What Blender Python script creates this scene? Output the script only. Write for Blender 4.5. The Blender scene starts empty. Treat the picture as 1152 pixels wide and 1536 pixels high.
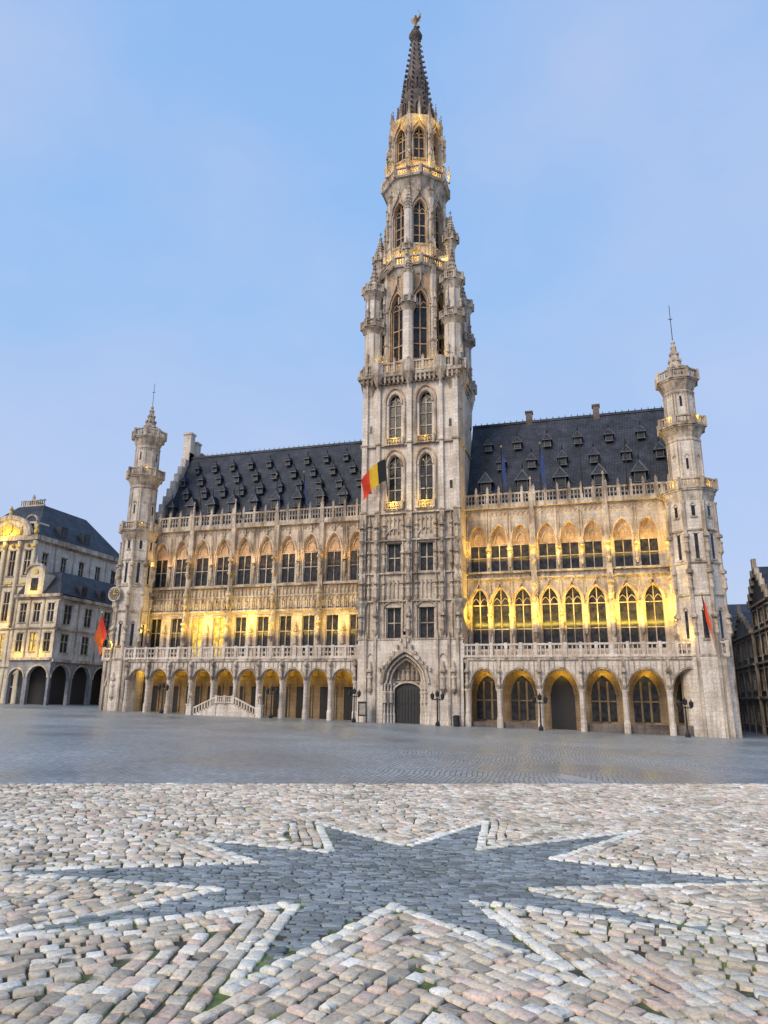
import bpy, math, random
import numpy as np
from math import sin, cos, pi, sqrt, radians
from mathutils import Matrix, Vector
random.seed(4); rng=np.random.default_rng(7)
scn=bpy.context.scene
def zg(x): return -0.0215*x

# ------------------------------------------------------------------ materials
def newmat(name):
    m=bpy.data.materials.new(name); m.use_nodes=True
    nt=m.node_tree; b=nt.nodes['Principled BSDF']
    return m,nt,b
def N(nt,t,**kw):
    n=nt.nodes.new(t)
    for k,v in kw.items():
        if k in n.inputs: n.inputs[k].default_value=v
        else: setattr(n,k,v)
    return n
def ramp(nt,stops):
    r=nt.nodes.new('ShaderNodeValToRGB'); e=r.color_ramp.elements
    while len(e)<len(stops): e.new(.5)
    for i,(p,c) in enumerate(stops):
        e[i].position=p; e[i].color=(c[0],c[1],c[2],1)
    return r
def mixc(nt,mode,fac,a,b):
    m=nt.nodes.new('ShaderNodeMix'); m.data_type='RGBA'; m.blend_type=mode
    for idx,v in ((0,fac),(6,a),(7,b)):
        if hasattr(v,'is_output'): nt.links.new(v,m.inputs[idx])
        elif v is not None:
            m.inputs[idx].default_value = v if idx==0 else (v[0],v[1],v[2],1)
    return m.outputs[2]
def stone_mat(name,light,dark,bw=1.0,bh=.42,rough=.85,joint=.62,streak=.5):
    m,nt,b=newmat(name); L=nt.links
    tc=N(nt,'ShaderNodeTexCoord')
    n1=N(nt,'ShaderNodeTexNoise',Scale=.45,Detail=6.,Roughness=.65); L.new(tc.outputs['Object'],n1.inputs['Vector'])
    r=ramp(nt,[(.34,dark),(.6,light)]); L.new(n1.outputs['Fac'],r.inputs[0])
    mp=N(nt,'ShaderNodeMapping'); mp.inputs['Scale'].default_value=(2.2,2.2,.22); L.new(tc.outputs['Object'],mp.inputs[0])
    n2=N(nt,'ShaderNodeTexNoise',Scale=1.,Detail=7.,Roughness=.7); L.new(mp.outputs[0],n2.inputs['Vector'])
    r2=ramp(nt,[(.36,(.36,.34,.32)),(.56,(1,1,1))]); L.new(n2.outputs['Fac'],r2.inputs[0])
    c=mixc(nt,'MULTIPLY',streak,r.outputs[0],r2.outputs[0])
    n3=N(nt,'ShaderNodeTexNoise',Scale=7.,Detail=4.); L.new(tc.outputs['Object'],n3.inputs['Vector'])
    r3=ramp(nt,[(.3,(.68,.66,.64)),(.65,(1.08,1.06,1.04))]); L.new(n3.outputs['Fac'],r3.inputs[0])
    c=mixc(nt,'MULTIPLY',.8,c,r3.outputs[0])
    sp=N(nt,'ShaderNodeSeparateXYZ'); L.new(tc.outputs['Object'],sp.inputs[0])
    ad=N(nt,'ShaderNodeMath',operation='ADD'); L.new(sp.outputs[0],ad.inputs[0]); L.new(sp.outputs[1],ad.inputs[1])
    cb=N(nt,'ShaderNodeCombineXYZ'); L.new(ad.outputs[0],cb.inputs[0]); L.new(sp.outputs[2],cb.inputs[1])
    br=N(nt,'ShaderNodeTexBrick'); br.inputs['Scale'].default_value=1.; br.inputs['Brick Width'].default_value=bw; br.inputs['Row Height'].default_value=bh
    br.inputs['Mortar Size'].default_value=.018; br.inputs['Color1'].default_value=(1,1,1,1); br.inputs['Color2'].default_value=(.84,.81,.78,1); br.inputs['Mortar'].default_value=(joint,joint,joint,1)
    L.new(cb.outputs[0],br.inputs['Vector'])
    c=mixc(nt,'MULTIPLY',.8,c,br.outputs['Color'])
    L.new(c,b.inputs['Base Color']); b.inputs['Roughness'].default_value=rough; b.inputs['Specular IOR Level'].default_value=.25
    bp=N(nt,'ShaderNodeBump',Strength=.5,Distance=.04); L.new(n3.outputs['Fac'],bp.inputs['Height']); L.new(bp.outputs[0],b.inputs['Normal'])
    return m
def plain_mat(name,col,rough=.6,metal=0.,var=.25,scale=3.):
    m,nt,b=newmat(name); L=nt.links
    tc=N(nt,'ShaderNodeTexCoord'); n1=N(nt,'ShaderNodeTexNoise',Scale=scale,Detail=5.); L.new(tc.outputs['Object'],n1.inputs['Vector'])
    lo=[x*(1-var) for x in col]; hi=[min(1,x*(1+var)) for x in col]
    r=ramp(nt,[(.3,lo),(.7,hi)]); L.new(n1.outputs['Fac'],r.inputs[0]); L.new(r.outputs[0],b.inputs['Base Color'])
    b.inputs['Roughness'].default_value=rough; b.inputs['Metallic'].default_value=metal
    return m
def emit_mat(name,col,s):
    m,nt,b=newmat(name)
    tc=N(nt,'ShaderNodeTexCoord'); n1=N(nt,'ShaderNodeTexNoise',Scale=2.2,Detail=3.); nt.links.new(tc.outputs['Object'],n1.inputs['Vector'])
    r=ramp(nt,[(.35,[x*.25 for x in col]),(.62,col)]); nt.links.new(n1.outputs['Fac'],r.inputs[0])
    nt.links.new(r.outputs[0],b.inputs['Emission Color']); b.inputs['Emission Strength'].default_value=s; b.inputs['Base Color'].default_value=(.2,.12,.03,1)
    return m
M={}
M['stone']=stone_mat('limestone',(.77,.66,.53),(.50,.39,.295))
M['trim']=stone_mat('carved_stone',(.74,.64,.52),(.31,.24,.185),bw=3,bh=1.1,streak=.9)
M['pale']=stone_mat('pale_stone',(.86,.77,.67),(.64,.55,.46),bw=1.2,bh=.4)
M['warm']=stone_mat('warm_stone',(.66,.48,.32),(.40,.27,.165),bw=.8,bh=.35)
M['dark']=stone_mat('spire_stone',(.24,.20,.18),(.10,.082,.075),bw=1,bh=.4)
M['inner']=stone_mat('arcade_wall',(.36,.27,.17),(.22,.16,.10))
def glass_mat():
    m,nt,b=newmat('leaded_glass'); L=nt.links
    tc=N(nt,'ShaderNodeTexCoord'); n1=N(nt,'ShaderNodeTexNoise',Scale=2.5,Detail=3.); L.new(tc.outputs['Object'],n1.inputs['Vector'])
    r=ramp(nt,[(.35,(.010,.011,.014)),(.7,(.05,.045,.04))]); L.new(n1.outputs['Fac'],r.inputs[0]); L.new(r.outputs[0],b.inputs['Base Color'])
    b.inputs['Roughness'].default_value=.2; b.inputs['Specular IOR Level'].default_value=.3
    bp=N(nt,'ShaderNodeBump',Strength=.25,Distance=.03); L.new(n1.outputs['Fac'],bp.inputs['Height']); L.new(bp.outputs[0],b.inputs['Normal'])
    return m
M['glass']=glass_mat()
M['lit']=emit_mat('lit_window',(1.,.66,.10),1.1)
M['door']=plain_mat('oak_door',(.018,.015,.015),.5)
M['iron']=plain_mat('wrought_iron',(.02,.022,.025),.5,.3)
M['gold']=plain_mat('gilt_metal',(.62,.42,.10),.4,.6)
def slate_mat(name,c1,c2):
    m,nt,b=newmat(name); L=nt.links
    tc=N(nt,'ShaderNodeTexCoord'); sp=N(nt,'ShaderNodeSeparateXYZ'); L.new(tc.outputs['Object'],sp.inputs[0])
    ad=N(nt,'ShaderNodeMath',operation='ADD'); L.new(sp.outputs[0],ad.inputs[0]); L.new(sp.outputs[1],ad.inputs[1])
    cb=N(nt,'ShaderNodeCombineXYZ'); L.new(ad.outputs[0],cb.inputs[0]); L.new(sp.outputs[2],cb.inputs[1])
    br=N(nt,'ShaderNodeTexBrick'); br.inputs['Scale'].default_value=1.; br.inputs['Brick Width'].default_value=.3; br.inputs['Row Height'].default_value=.25
    br.inputs['Mortar Size'].default_value=.02; br.inputs['Color1'].default_value=(*c1,1); br.inputs['Color2'].default_value=(*c2,1); br.inputs['Mortar'].default_value=(.006,.007,.01,1)
    L.new(cb.outputs[0],br.inputs['Vector'])
    n1=N(nt,'ShaderNodeTexNoise',Scale=.6,Detail=8.,Roughness=.75); L.new(tc.outputs['Object'],n1.inputs['Vector'])
    r=ramp(nt,[(.3,(.4,.4,.4)),(.5,(1.,1.,1.)),(.72,(2.,1.95,1.9))]); L.new(n1.outputs['Fac'],r.inputs[0])
    c=mixc(nt,'MULTIPLY',1.,br.outputs['Color'],r.outputs[0]); L.new(c,b.inputs['Base Color']); b.inputs['Roughness'].default_value=.55; b.inputs['Specular IOR Level'].default_value=.3
    return m
M['slate']=slate_mat('roof_slate',(.030,.035,.050),(.048,.054,.070))

# ------------------------------------------------------------------ mesh builder
class MB:
    def __init__(s,g): s.v=[]; s.f=[]; s.g=g
    def add(s,vs,fs):
        ox,oy,a=s.g.T; c,sn=cos(a),sin(a); n=len(s.v)
        s.v.extend([(ox+x*c-y*sn, oy+x*sn+y*c, z) for x,y,z in vs])
        s.f.extend([tuple(i+n for i in f) for f in fs])
    def box(s,x0,x1,y0,y1,z0,z1,taper=0.):
        t=taper
        s.add([(x0,y0,z0),(x1,y0,z0),(x1,y1,z0),(x0,y1,z0),(x0+t,y0+t,z1),(x1-t,y0+t,z1),(x1-t,y1-t,z1),(x0+t,y1-t,z1)],
              [(0,3,2,1),(4,5,6,7),(0,1,5,4),(1,2,6,5),(2,3,7,6),(3,0,4,7)])
    def lathe(s,n,cx,cy,prof,rot=0.):
        vs=[];fs=[]
        for r,z in prof:
            for k in range(n):
                a=rot+2*pi*k/n; vs.append((cx+r*cos(a),cy+r*sin(a),z))
        for i in range(len(prof)-1):
            for k in range(n):
                k2=(k+1)%n; fs.append((i*n+k,i*n+k2,(i+1)*n+k2,(i+1)*n+k))
        fs.append(tuple(range(n-1,-1,-1))); fs.append(tuple(range((len(prof)-1)*n,len(prof)*n)))
        s.add(vs,fs)
    def poly(s,pts,y0,y1):   # xz polygon extruded in y
        n=len(pts); vs=[(x,y0,z) for x,z in pts]+[(x,y1,z) for x,z in pts]
        fs=[tuple(range(n)),tuple(range(2*n-1,n-1,-1))]+[(i,i+n,(i+1)%n+n,(i+1)%n) for i in range(n)]
        s.add(vs,fs)
class Grp:
    def __init__(s,name): s.name=name; s.T=(0,0,0); s.m={}
    def __getitem__(s,k):
        if k not in s.m: s.m[k]=MB(s)
        return s.m[k]
    def make(s,smooth=()):
        e=None
        if len(s.m)>1:
            e=bpy.data.objects.new(s.name,None); scn.collection.objects.link(e)
        for k,mb in s.m.items():
            me=bpy.data.meshes.new(s.name+'_'+k); me.from_pydata(mb.v,[],mb.f); me.update()
            me.materials.append(M[k])
            if k in smooth: me.polygons.foreach_set('use_smooth',[True]*len(me.polygons))
            o=bpy.data.objects.new(s.name+'_'+k if e else s.name,me); scn.collection.objects.link(o)
            if e: o.parent=e
        return e
def curve(kind,x0,x1,zs,H,n=12):
    w=x1-x0; P=[]
    for i in range(n+1):
        t=i/n
        if kind=='round':
            a=pi*(1-t); P.append((x0+w/2+w/2*cos(a), zs+H*sin(a)))
        elif kind=='flat':
            P.append((x0+w*t,zs))
        else:
            u=t if t<=.5 else 1-t
            x=u
            z=sqrt(max(0,1-(1-x)**2))/.866
            if kind=='ogee': z=z*.72+.28*(2*u)**5
            P.append((x0+w*t, zs+H*z))
    return P
def archwall(m,x0,x1,z0,z1,ox0,ox1,oz0,zs,H,kind,y0,y1,back=False):
    C=curve(kind,ox0,ox1,zs,H)
    for y,on in ((y0,True),(y1,back)):
        if not on: continue
        def q(a,b,c,d): m.add([(a,y,c),(b,y,c),(b,y,d),(a,y,d)],[(0,1,2,3)])
        q(x0,ox0,z0,z1); q(ox1,x1,z0,z1)
        if oz0>z0+1e-4: q(ox0,ox1,z0,oz0)
        for (a,za),(b,zb) in zip(C[:-1],C[1:]): m.add([(a,y,za),(b,y,zb),(b,y,z1),(a,y,z1)],[(0,1,2,3)])
    def r(a,za,b,zb): m.add([(a,y0,za),(b,y0,zb),(b,y1,zb),(a,y1,za)],[(0,1,2,3)])
    r(ox0,oz0,ox0,zs); r(ox1,zs,ox1,oz0); r(ox1,oz0,ox0,oz0)
    for (a,za),(b,zb) in zip(C[:-1],C[1:]): r(a,za,b,zb)
def archband(m,x0,x1,zs,H,kind,w,y0,y1):
    A=curve(kind,x0,x1,zs,H,14); B=curve(kind,x0-w,x1+w,zs,H+w*1.2,14)
    n=len(A); vs=[(x,y0,z) for x,z in A]+[(x,y0,z) for x,z in B]+[(x,y1,z) for x,z in A]+[(x,y1,z) for x,z in B]
    fs=[]
    for i in range(n-1):
        fs+= [(i,i+1,n+i+1,n+i),(n+i,n+i+1,3*n+i+1,3*n+i),(i+1,i,2*n+i,2*n+i+1)]
    fs+=[(0,n,3*n,2*n),(n-1,2*n-1,4*n-1,3*n-1)]
    m.add(vs,fs)
def zat(C,x):
    for (a,za),(b,zb) in zip(C[:-1],C[1:]):
        if a<=x<=b: return za+(zb-za)*(x-a)/max(1e-6,b-a)
    return C[0][1]
def window(g,cx,w,z0,zs,H,kind,y,mull=1,trans=(.5,),lit=False,fr='trim',depth=.32,t=.09):
    x0,x1=cx-w/2,cx+w/2; C=curve(kind,x0,x1,zs,H)
    gm=g['lit' if lit else 'glass']
    yy=y+depth
    gm.add([(x0,yy,z0),(x1,yy,z0)]+[(x,yy,z) for x,z in reversed(C)],[tuple(range(2+len(C)))])
    f=g[fr]
    for k in range(1,mull+1):
        x=x0+w*k/(mull+1); f.box(x-t/2,x+t/2,yy-.14,yy-.01,z0,zat(C,x))
    for tt in trans:
        z=z0+(zs-z0)*tt; f.box(x0,x1,yy-.12,yy-.012,z-t/2,z+t/2)
    f.box(x0,x0+t*.8,yy-.13,yy-.011,z0,zs); f.box(x1-t*.8,x1,yy-.13,yy-.011,z0,zs)
    if kind!='flat' and H>.3:
        f.box(x0,x1,yy-.12,yy-.012,zs-t/2,zs+t/2)
        hw=w/(mull+1)
        for k in range(mull+1):
            archband(f,x0+k*hw+t/2,x0+(k+1)*hw-t/2,zs,min(H*.55,hw*.8),'pointed',t*.6,yy-.11,yy-.013)
def pinnacle(m,cx,cy,z0,w,h,ball=True):
    h1=h*.42
    m.box(cx-w/2,cx+w/2,cy-w/2,cy+w/2,z0,z0+h1)
    m.box(cx-w*.68,cx+w*.68,cy-w*.68,cy+w*.68,z0+h1,z0+h1+w*.22)
    m.lathe(4,cx,cy,[(w*.62,z0+h1+w*.22),(w*.1,z0+h*.9)],pi/4)
    for j in range(3):
        zz=z0+h1+(h*.9-h1)*(j+.6)/3.6; r=w*.52*(1-(j+.6)/3.6)+.03
        for k in range(4):
            a=pi/4+k*pi/2; s=w*.13; m.box(cx+r*cos(a)-s,cx+r*cos(a)+s,cy+r*sin(a)-s,cy+r*sin(a)+s,zz-s,zz+s)
    if ball: m.lathe(6,cx,cy,[(.01,z0+h*.86),(w*.26,z0+h*.91),(w*.26,z0+h*.95),(.01,z0+h)])
def statue(m,cx,cy,z0,h):
    r=h*.15; a=random.random()*3
    m.lathe(7,cx,cy,[(r*1.1,z0),(r*1.0,z0+h*.1),(r*.85,z0+h*.4),(r*.8,z0+h*.55),(r*1.25,z0+h*.72),(r*1.1,z0+h*.8),(r*.4,z0+h*.84),(r*.35,z0+h*.86),(r*.55,z0+h*.9),(r*.5,z0+h*.96),(r*.15,z0+h)],a)
def niche(g,cx,y,z0,h,w=.5,front='trim'):
    m=g[front]
    m.lathe(6,cx,y-.12,[(.08,z0-.5),(w*.55,z0-.05),(w*.6,z0)],0)
    statue(g['stone'],cx,y-.14,z0,h)
    zc=z0+h+.12
    m.lathe(6,cx,y-.1,[(w*.62,zc),(w*.66,zc+.2),(w*.4,zc+.28),(w*.32,zc+.6),(.03,zc+1.1)],0)
def balustrade(g,x0,x1,y,z0,h,step=.42,pier=2.1,pin=0.,mat='trim',arch=True):
    m=g[mat]
    m.box(x0,x1,y-.12,y+.12,z0,z0+h*.16); m.box(x0,x1,y-.14,y+.14,z0+h*.86,z0+h)
    n=max(1,round((x1-x0)/step)); s=(x1-x0)/n
    for i in range(n+1):
        x=x0+i*s; m.box(x-.05,x+.05,y-.06,y+.06,z0+h*.16,z0+h*.86)
        if i<n and arch:
            zc=z0+h*.5; a=s*.33
            m.add([(x+s/2-a,y,zc),(x+s/2,y,zc-a),(x+s/2+a,y,zc),(x+s/2,y,zc+a),
                   (x+s/2-a*.5,y,zc),(x+s/2,y,zc-a*.5),(x+s/2+a*.5,y,zc),(x+s/2,y,zc+a*.5)],
                  [(0,1,5,4),(1,2,6,5),(2,3,7,6),(3,0,4,7)])
    n=max(1,round((x1-x0)/pier)); s=(x1-x0)/n
    for i in range(n+1):
        x=x0+i*s; m.box(x-.15,x+.15,y-.17,y+.17,z0-.05,z0+h+.08)
        if pin>0: pinnacle(m,x,y,z0+h+.08,.24,pin)
def ringbal(g,cx,cy,r,z0,h,n=8,rot=pi/8,mat='trim',corb=.8,rin=None):
    m=g[mat]; rin=rin or r*.72
    m.lathe(n,cx,cy,[(rin,z0-corb),(rin+ (r-rin)*.35,z0-corb*.6),(rin+(r-rin)*.45,z0-corb*.5),(r*.96,z0-.12),(r*1.02,z0-.1),(r*1.02,z0+.06),(rin*.9,z0+.08)],rot)
    for k in range(n):
        a0=rot+2*pi*k/n; a1=rot+2*pi*(k+1)/n
        p0=(cx+r*cos(a0),cy+r*sin(a0)); p1=(cx+r*cos(a1),cy+r*sin(a1))
        L=sqrt((p1[0]-p0[0])**2+(p1[1]-p0[1])**2)
        ang=math.atan2(p1[1]-p0[1],p1[0]-p0[0])
        old=g.T; ox,oy,oa=old; c,s=cos(oa),sin(oa)
        g.T=(ox+p0[0]*c-p0[1]*s, oy+p0[0]*s+p0[1]*c, oa+ang)
        balustrade(g,0,L,0,z0+.05,h,step=.3,pier=L,mat=mat,arch=False)
        g.T=old
def spirelet(g,cx,cy,r,z0,z1,zf,mat='trim',n=8):
    m=g[mat]
    m.lathe(n,cx,cy,[(r,z0),(r*.5,z0+(z1-z0)*.5),(.1,z1)],pi/8)
    J=6
    for j in range(J):
        t=(j+.3)/J; rr=r*(1-t)*.98+.06; zz=z0+(z1-z0)*t
        for k in range(n):
            a=pi/8+2*pi*k/n; s=.05+.07*r*(1-t*.6); m.box(cx+rr*cos(a)-s,cx+rr*cos(a)+s,cy+rr*sin(a)-s,cy+rr*sin(a)+s,zz-s,zz+s*1.3)
    m.lathe(6,cx,cy,[(.05,z1-.3),(.22,z1-.05),(.22,z1+.08),(.04,z1+.3)])
    if zf>z1: g['iron'].lathe(4,cx,cy,[(.04,z1),(.03,zf)]); g['iron'].box(cx-.2,cx+.2,cy-.02,cy+.02,z1+(zf-z1)*.62,z1+(zf-z1)*.62+.08)

YEL=(1.,.67,.065)
def arealight(name,loc,size,sizey,energy,rot,col=YEL):
    l=bpy.data.lights.new(name,'AREA'); l.shape='RECTANGLE'; l.size=size; l.size_y=sizey; l.energy=energy; l.color=col
    o=bpy.data.objects.new(name,l); o.location=loc; o.rotation_euler=rot; scn.collection.objects.link(o)
def pointlight(name,loc,energy,col=YEL,r=.15):
    l=bpy.data.lights.new(name,'POINT'); l.energy=energy; l.color=col; l.shadow_soft_size=r
    o=bpy.data.objects.new(name,l); o.location=loc; scn.collection.objects.link(o)

# ================================================================== TOWN HALL
g=Grp('gothic_town_hall'); S=g['stone']; T=g['trim']; P=g['pale']
TW=5.48; YW=3.0
def arcade(xs,spring,H,pw,ztop,z0s,y0=0.,y1=.7):
    for i in range(len(xs)-1):
        a,b=xs[i],xs[i+1]
        archwall(P,a,b,z0s,ztop,a+pw,b-pw,z0s,spring,H,'round',y0,y1,True)
        archband(T,a+pw,b-pw,spring,H,'round',.16,y0-.13,y0+.02)
        archband(T,a+pw+.12,b-pw-.12,spring,H-.14,'round',.07,y0+.1,y0+.3)
        n=max(2,round((b-a)/.5)); s=(b-a)/n
        for k in range(1,n):
            x=a+k*s
            if abs(x-(a+b)/2)>.01:
                C=curve('round',a+pw,b-pw,spring,H); T.box(x-.035,x+.035,y0-.07,y0,zat(C,x)+.25,ztop-.14)
        T.box(a,b,y0-.16,y0,ztop-.12,ztop+.1)
    for x in xs:
        P.lathe(8,x,y0-.02,[(pw*1.25,z0s),(pw*1.25,zg(x)+.9),(pw*.95,zg(x)+1.05),(pw*.88,spring-.35),(pw*1.3,spring-.05),(pw*1.3,spring+.05)],pi/8)
        T.box(x-.14,x+.14,y0-.2,y0-.003,spring+.06,ztop-.13)
        T.lathe(6,x,y0-.24,[(.05,spring+.1),(.26,spring+.45),(.26,spring+.52)])
        statue(S,x,y0-.3,spring+.52,1.0)
        T.lathe(6,x,y0-.26,[(.26,spring+1.62),(.28,spring+1.75),(.1,spring+2.1)])
xsL=[-33.1+ (33.1-TW-.3)*i/10. for i in range(11)]
arcade(xsL,4.05,1.3,.22,6.25,-.6)
xsR=[5.85,8.93,12.77,16.61,20.44,24.28,28.2]
arcade(xsR,3.35,1.95,.24,6.25,-1.2)
P.box(-36.4,-33.1,-.1,2.8,-.5,6.24); P.box(28.2,29.3,-.1,3,-1.4,6.24)
archband(T,-35.8,-33.7,3.4,1.5,'pointed',.18,-.28,-.1); niche(g,-34.75,-.1,2.3,1.7,.6)
for x in (-36.1,-33.4,28.55,29.1): T.box(x-.18,x+.18,-.35,-.1,-.9,6.2)
T.box(-36.6,-33.1,-.3,2.8,6.25,6.4); T.box(28.4,29.5,-.3,3,6.25,6.4)
for a,b in ((-36.5,-TW),(TW,29.4)):
    S.box(a,b,.01,YW-.01,5.9,6.28)
    balustrade(g,a,b,-.1,6.41,1.3,step=.42,pier=1.42,mat='pale')
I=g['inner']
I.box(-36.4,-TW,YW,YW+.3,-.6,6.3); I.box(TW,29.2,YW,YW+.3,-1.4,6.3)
for i in range(10):
    cx=(xsL[i]+xsL[i+1])/2
    g['door'].box(cx-.85,cx+.85,YW-.06,YW-.012,-.3,3.55)
    for s in (-1,1): I.box(cx+s*.93-.08,cx+s*.93+.08,YW-.14,YW-.012,-.3,3.55)
    I.box(cx-1.0,cx+1.0,YW-.16,YW-.014,3.56,3.76)
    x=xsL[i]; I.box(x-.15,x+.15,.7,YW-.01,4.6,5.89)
for i in range(6):
    cx=(xsR[i]+xsR[i+1])/2
    C=curve('pointed',cx-1.15,cx+1.15,2.9,1.9)
    m=g['door' if i==2 else 'glass']
    zb=-1. if i==2 else .5
    m.add([(cx-1.15,YW-.03,zb),(cx+1.15,YW-.03,zb)]+[(x,YW-.03,z) for x,z in reversed(C)],[tuple(range(2+len(C)))])
    if i!=2:
        for q in (-.4,.4): I.box(cx+q-.09,cx+q+.09,YW-.15,YW-.04,.5,4.2)
        I.box(cx-1.1,cx+1.1,YW-.14,YW-.045,2.3,2.42)
    archband(I,cx-1.15,cx+1.15,2.9,1.9,'pointed',.15,YW-.22,YW-.005)
    a,b=xsR[i]+.3,xsR[i+1]-.3
    if i not in (2,): g['dark'].box(a,b,.3,.5,-1.2,.35)
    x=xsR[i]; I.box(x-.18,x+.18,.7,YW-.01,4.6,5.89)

# ---- wings upper walls
def bay_left(x0,x1,idx):
    w=(x1-x0)/2
    for j in range(2):
        a=x0+j*w; b=a+w; cx=(a+b)/2; ww=.74
        lit=(idx,j) in ((1,0),(1,1))
        archwall(S,a,b,6.3,12.0,cx-ww,cx+ww,6.9,11.3,.0,'flat',YW,YW+.4)
        window(g,cx,2*ww,6.9,11.3,0,'flat',YW,mull=1,trans=(.62,),lit=lit)
        T.box(cx-ww-.12,cx+ww+.12,YW-.12,YW,11.32,11.5)
        S.box(a,b,YW,YW+.3,12.0,15.0)
        n=6; s=w/n
        for k in range(n):
            x=a+k*s
            T.box(x-.05,x+.05,YW-.16,YW,12.15,14.6)
            archband(T,x+.06,x+s-.06,13.2,.28,'pointed',.05,YW-.12,YW)
            archband(T,x+.06,x+s-.06,14.2,.28,'pointed',.05,YW-.12,YW)
            if k%2==0: statue(T,x+s/2,YW-.12,12.25,.9)
        T.box(a,b,YW-.3,YW,11.85,12.05); T.box(a,b,YW-.18,YW,13.55,13.68); T.box(a,b,YW-.34,YW,14.75,14.98)
        archwall(S,a,b,15.0,22.,cx-.88,cx+.88,15.1,18.9,1.75,'pointed',YW,YW+.45)
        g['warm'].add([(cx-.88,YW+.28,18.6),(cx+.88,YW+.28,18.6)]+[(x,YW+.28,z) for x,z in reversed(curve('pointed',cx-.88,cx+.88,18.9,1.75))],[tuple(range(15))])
        window(g,cx,1.76,15.1,18.6,0,'flat',YW,mull=1,trans=(.5,.98),lit=False,depth=.3)
        archband(T,cx-.88,cx+.88,18.9,1.75,'pointed',.16,YW-.16,YW)
        archband(T,cx-.5,cx+.5,18.95,1.0,'pointed',.08,YW+.12,YW+.27)
        pinnacle(T,cx,YW-.1,20.9,.2,1.0)
        for x in (a+.12,b-.12,cx-1.12,cx+1.12):
            T.box(x-.05,x+.05,YW-.12,YW,15.,21.7)
        if j==1:
            niche(g,a,YW-.1,16.2,1.15,.45); niche(g,a,YW-.1,8.2,1.2,.45)
        for k in range(5):
            x=a+w*(k+.5)/5; archband(T,x-.2,x+.2,21.25,.3,'pointed',.05,YW-.1,YW)
    T.box(x0,x1,YW-.45,YW+.2,21.85,22.15)
def bay_right(x0,x1,cxs):
    bs=[x0]+[(a+b)/2 for a,b in zip(cxs[:-1],cxs[1:])]+[x1]
    for cx,a,b in zip(cxs,bs[:-1],bs[1:]):
        ww=.86
        archwall(S,a,b,6.3,14.6,cx-ww,cx+ww,7.4,11.9,1.7,'pointed',YW,YW+.55)
        window(g,cx,2*ww,7.4,11.9,1.7,'pointed',YW,mull=1,trans=(.45,),depth=.42)
        archband(T,cx-ww,cx+ww,11.9,1.7,'pointed',.13,YW-.22,YW)
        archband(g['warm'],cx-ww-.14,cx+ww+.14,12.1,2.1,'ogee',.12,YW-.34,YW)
        pinnacle(T,cx,YW-.2,14.05,.18,.9)
        for x in (a+.14,b-.14):
            T.lathe(6,x,YW-.08,[(.16,6.4),(.16,7.4),(.1,7.5),(.1,11.6),(.17,11.8),(.17,12.)])
            T.box(x-.05,x+.05,YW-.12,YW,12.,14.5)
        niche(g,a,YW-.15,9.3,1.3,.5)
        S.box(a,b,YW,YW+.4,14.6,15.3)
        n=5; s=(b-a)/n
        for k in range(n): archband(T,a+k*s+.05,a+(k+1)*s-.05,14.85,.28,'pointed',.05,YW-.14,YW)
        T.box(a,b,YW-.3,YW,14.55,14.7); T.box(a,b,YW-.34,YW,15.2,15.34)
        archwall(S,a,b,15.3,22.4,cx-.9,cx+.9,15.45,18.7,1.7,'pointed',YW,YW+.5)
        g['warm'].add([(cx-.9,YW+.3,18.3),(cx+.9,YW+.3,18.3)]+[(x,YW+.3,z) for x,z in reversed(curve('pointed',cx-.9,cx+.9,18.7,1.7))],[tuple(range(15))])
        window(g,cx,1.8,15.45,18.3,0,'flat',YW,mull=1,trans=(.5,.98),depth=.33)
        archband(T,cx-.9,cx+.9,18.7,1.7,'pointed',.15,YW-.18,YW)
        archband(T,cx-.42,cx+.42,18.6,.9,'pointed',.08,YW+.12,YW+.28)
        for x in (a+.14,b-.14): T.box(x-.06,x+.06,YW-.14,YW,15.34,22.)
        niche(g,a,YW-.12,16.3,1.2,.45)
        for k in range(5):
            x=a+(b-a)*(k+.5)/5; archband(T,x-.2,x+.2,21.5,.3,'pointed',.05,YW-.12,YW)
    T.box(x0,x1,YW-.45,YW+.2,22.2,22.5)
pil=[-33.5+5.604*i for i in range(6)]
for i in range(5): bay_left(pil[i],pil[i+1],i)
pr=[5.5,12.5,19.9,26.0]
bay_right(5.5,12.5,[6.75,8.95,11.2]); bay_right(12.5,19.9,[13.9,16.2,18.5]); bay_right(19.9,26.,[21.4,23.85])
S.box(-34.6,-33.5,YW,YW+.5,6.3,22.)
for x in pil[:-1]+pr[1:-1]:
    T.box(x-.28,x+.28,YW-.5,YW,6.3,21.9); T.box(x-.2,x+.2,YW-.62,YW-.5,6.3,12.)
    niche(g,x,YW-.6,9.,1.3,.55); niche(g,x,YW-.6,16.4,1.3,.55); niche(g,x,YW-.6,12.7,1.,.5)
    pinnacle(T,x,YW-.35,21.9,.42,3.6)
balustrade(g,-34.,-TW,YW-.3,22.16,1.5,step=.36,pier=1.4,pin=.75)
balustrade(g,TW,26.2,YW-.3,22.51,1.3,step=.36,pier=1.23,pin=.75)
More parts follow.
